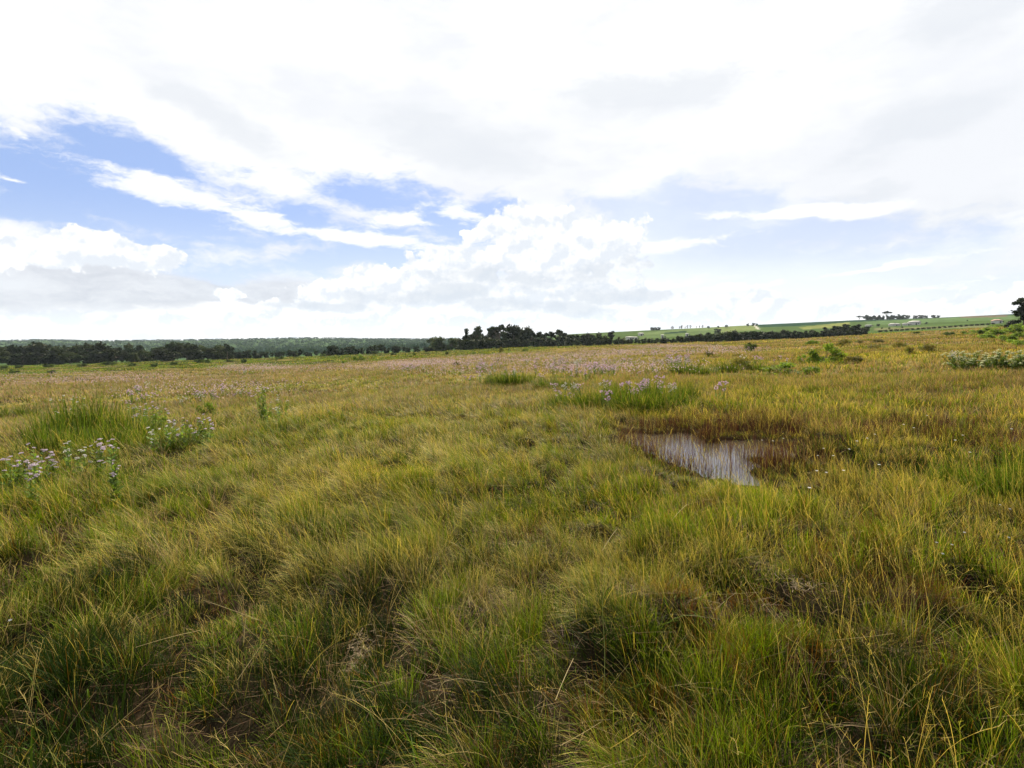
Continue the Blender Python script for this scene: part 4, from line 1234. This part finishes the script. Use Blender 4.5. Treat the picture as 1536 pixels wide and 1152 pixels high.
# heaped clouds: billows lit from above
Pu = N.new('ShaderNodeVectorMath'); Pu.operation = 'ADD'; LK.new(P0, Pu.inputs[0]); Pu.inputs[1].default_value = (-.25, .7, 0)
n_bup = noise_(Pu.outputs[0], .42, 5, .55, 1, 1.1, (9, 2, 0)).outputs['Fac']
lit = smooth(math_('SUBTRACT', n_bill, n_bup), -.15, .12)
n_fin = noise_(P0, 1.1, 5, .6, 1, 1.1, (3, 7, 0)).outputs['Fac']
bz = math_('ADD', math_('MULTIPLY', math_('SUBTRACT', n_bill, .5), 1.2), math_('MULTIPLY', math_('SUBTRACT', n_fin, .5), .5))
far_row = union(Pb, [(90, 490, 260, 26, 0), (350, 492, 260, 22, 0), (-150, 480, 250, 40, 0), (990, 468, 60, 34, 0), (1040, 474, 60, 22, 0), (1130, 466, 50, 32, 0), (1175, 468, 46, 26, 0), (1240, 472, 50, 16, 0), (1290, 478, 90, 14, 0), (1400, 462, 200, 16, -4), (1090, 488, 300, 22, -4), (1560, 450, 200, 26, -4)], .15)
fr_m = smooth(math_('ADD', far_row, bz), -.06, .10)
C3 = mixc(fr_m, C2, mixc(lit, (.80 * q, .85 * q, .93 * q), (1.03 * q, 1.03 * q, 1.03 * q)))
gb = union(Pw, [(120, 430, 290, 46, 1), (-80, 425, 250, 56, 0), (300, 432, 140, 24, 3), (420, 440, 110, 30, 0)])
gb_m = smooth(math_('ADD', gb, math_('MULTIPLY', wz, .6)), -.05, .4)
C4 = mixc(math_('MULTIPLY', gb_m, .93), C3, mixc(smooth(n_wisp, .3, .7), (.60 * q, .64 * q, .715 * q), (.82 * q, .85 * q, .90 * q)))
heap = union(Pb, [(60, 380, 100, 26, 2), (150, 374, 90, 28, 8), (225, 388, 60, 22, 0), (-60, 380, 100, 30, 0), (20, 368, 50, 16, 0), (510, 440, 60, 26, 0), (580, 430, 80, 34, 0), (680, 408, 90, 36, -6), (805, 346, 90, 42, 0), (890, 350, 80, 32, 0), (840, 385, 130, 34, 0),
                  (700, 455, 220, 50, 0), (880, 455, 150, 40, 0), (560, 470, 160, 34, 0), (720, 352, 26, 12, 0), (345, 440, 26, 10, 0)], .15)
h_m = smooth(math_('ADD', heap, bz), -.05, .10)
# soft grey bellies inside the heaps
bel = union(Pw, [(780, 415, 120, 22, 6), (900, 400, 160, 20, -4), (650, 445, 120, 20, -6), (930, 440, 140, 16, 0), (820, 460, 140, 14, 0), (500, 462, 100, 10, 0)])
b_m = math_('MULTIPLY', smooth(math_('ADD', bel, math_('ADD', wz, bz)), -.2, .7), .75)
HEAP = mixc(b_m, mixc(lit, (.79 * q, .84 * q, .91 * q), (1.05 * q, 1.05 * q, 1.05 * q)), (.66 * q, .72 * q, .80 * q))
C5 = mixc(h_m, C4, HEAP)
bg = N.new('ShaderNodeBackground'); LK.new(C5, bg.inputs[0]); bg.inputs['Strength'].default_value = SKYS
ow = N.new('ShaderNodeOutputWorld'); LK.new(bg.outputs[0], ow.inputs[0])

# ------------------------------------------------------------------ sun, camera, output
sl = bpy.data.lights.new('sun', 'SUN'); sl.energy = 5.0; sl.angle = R(0.6); sl.color = (1.0, .90, .72)
so = bpy.data.objects.new('sun', sl); COL.objects.link(so)
v = Vector((math.sin(R(SUN_AZ)) * math.cos(R(SUN_EL)), math.cos(R(SUN_AZ)) * math.cos(R(SUN_EL)), math.sin(R(SUN_EL))))
so.rotation_euler = v.to_track_quat('Z', 'Y').to_euler()

cam = bpy.data.cameras.new('camera'); co = bpy.data.objects.new('camera', cam); COL.objects.link(co)
cam.sensor_width = 36.0; cam.lens = 36.0 * FPX / 1536.0; cam.clip_end = 20000; cam.clip_start = .05
co.location = (0, 0, CAMZ); co.rotation_euler = (math.pi / 2 - PITCH, 0, 0)
SC.camera = co
SC.render.engine = 'CYCLES'
SC.cycles.max_bounces = 6; SC.cycles.diffuse_bounces = 2; SC.cycles.glossy_bounces = 2; SC.cycles.transmission_bounces = 4; SC.cycles.transparent_max_bounces = 4
SC.cycles.caustics_reflective = False; SC.cycles.caustics_refractive = False
SC.view_settings.view_transform = 'Standard'
try: SC.view_settings.look = 'None'
except Exception: pass
SC.view_settings.gamma = 1.0
SC.view_settings.exposure = 1.55
SC.view_settings.use_curve_mapping = False
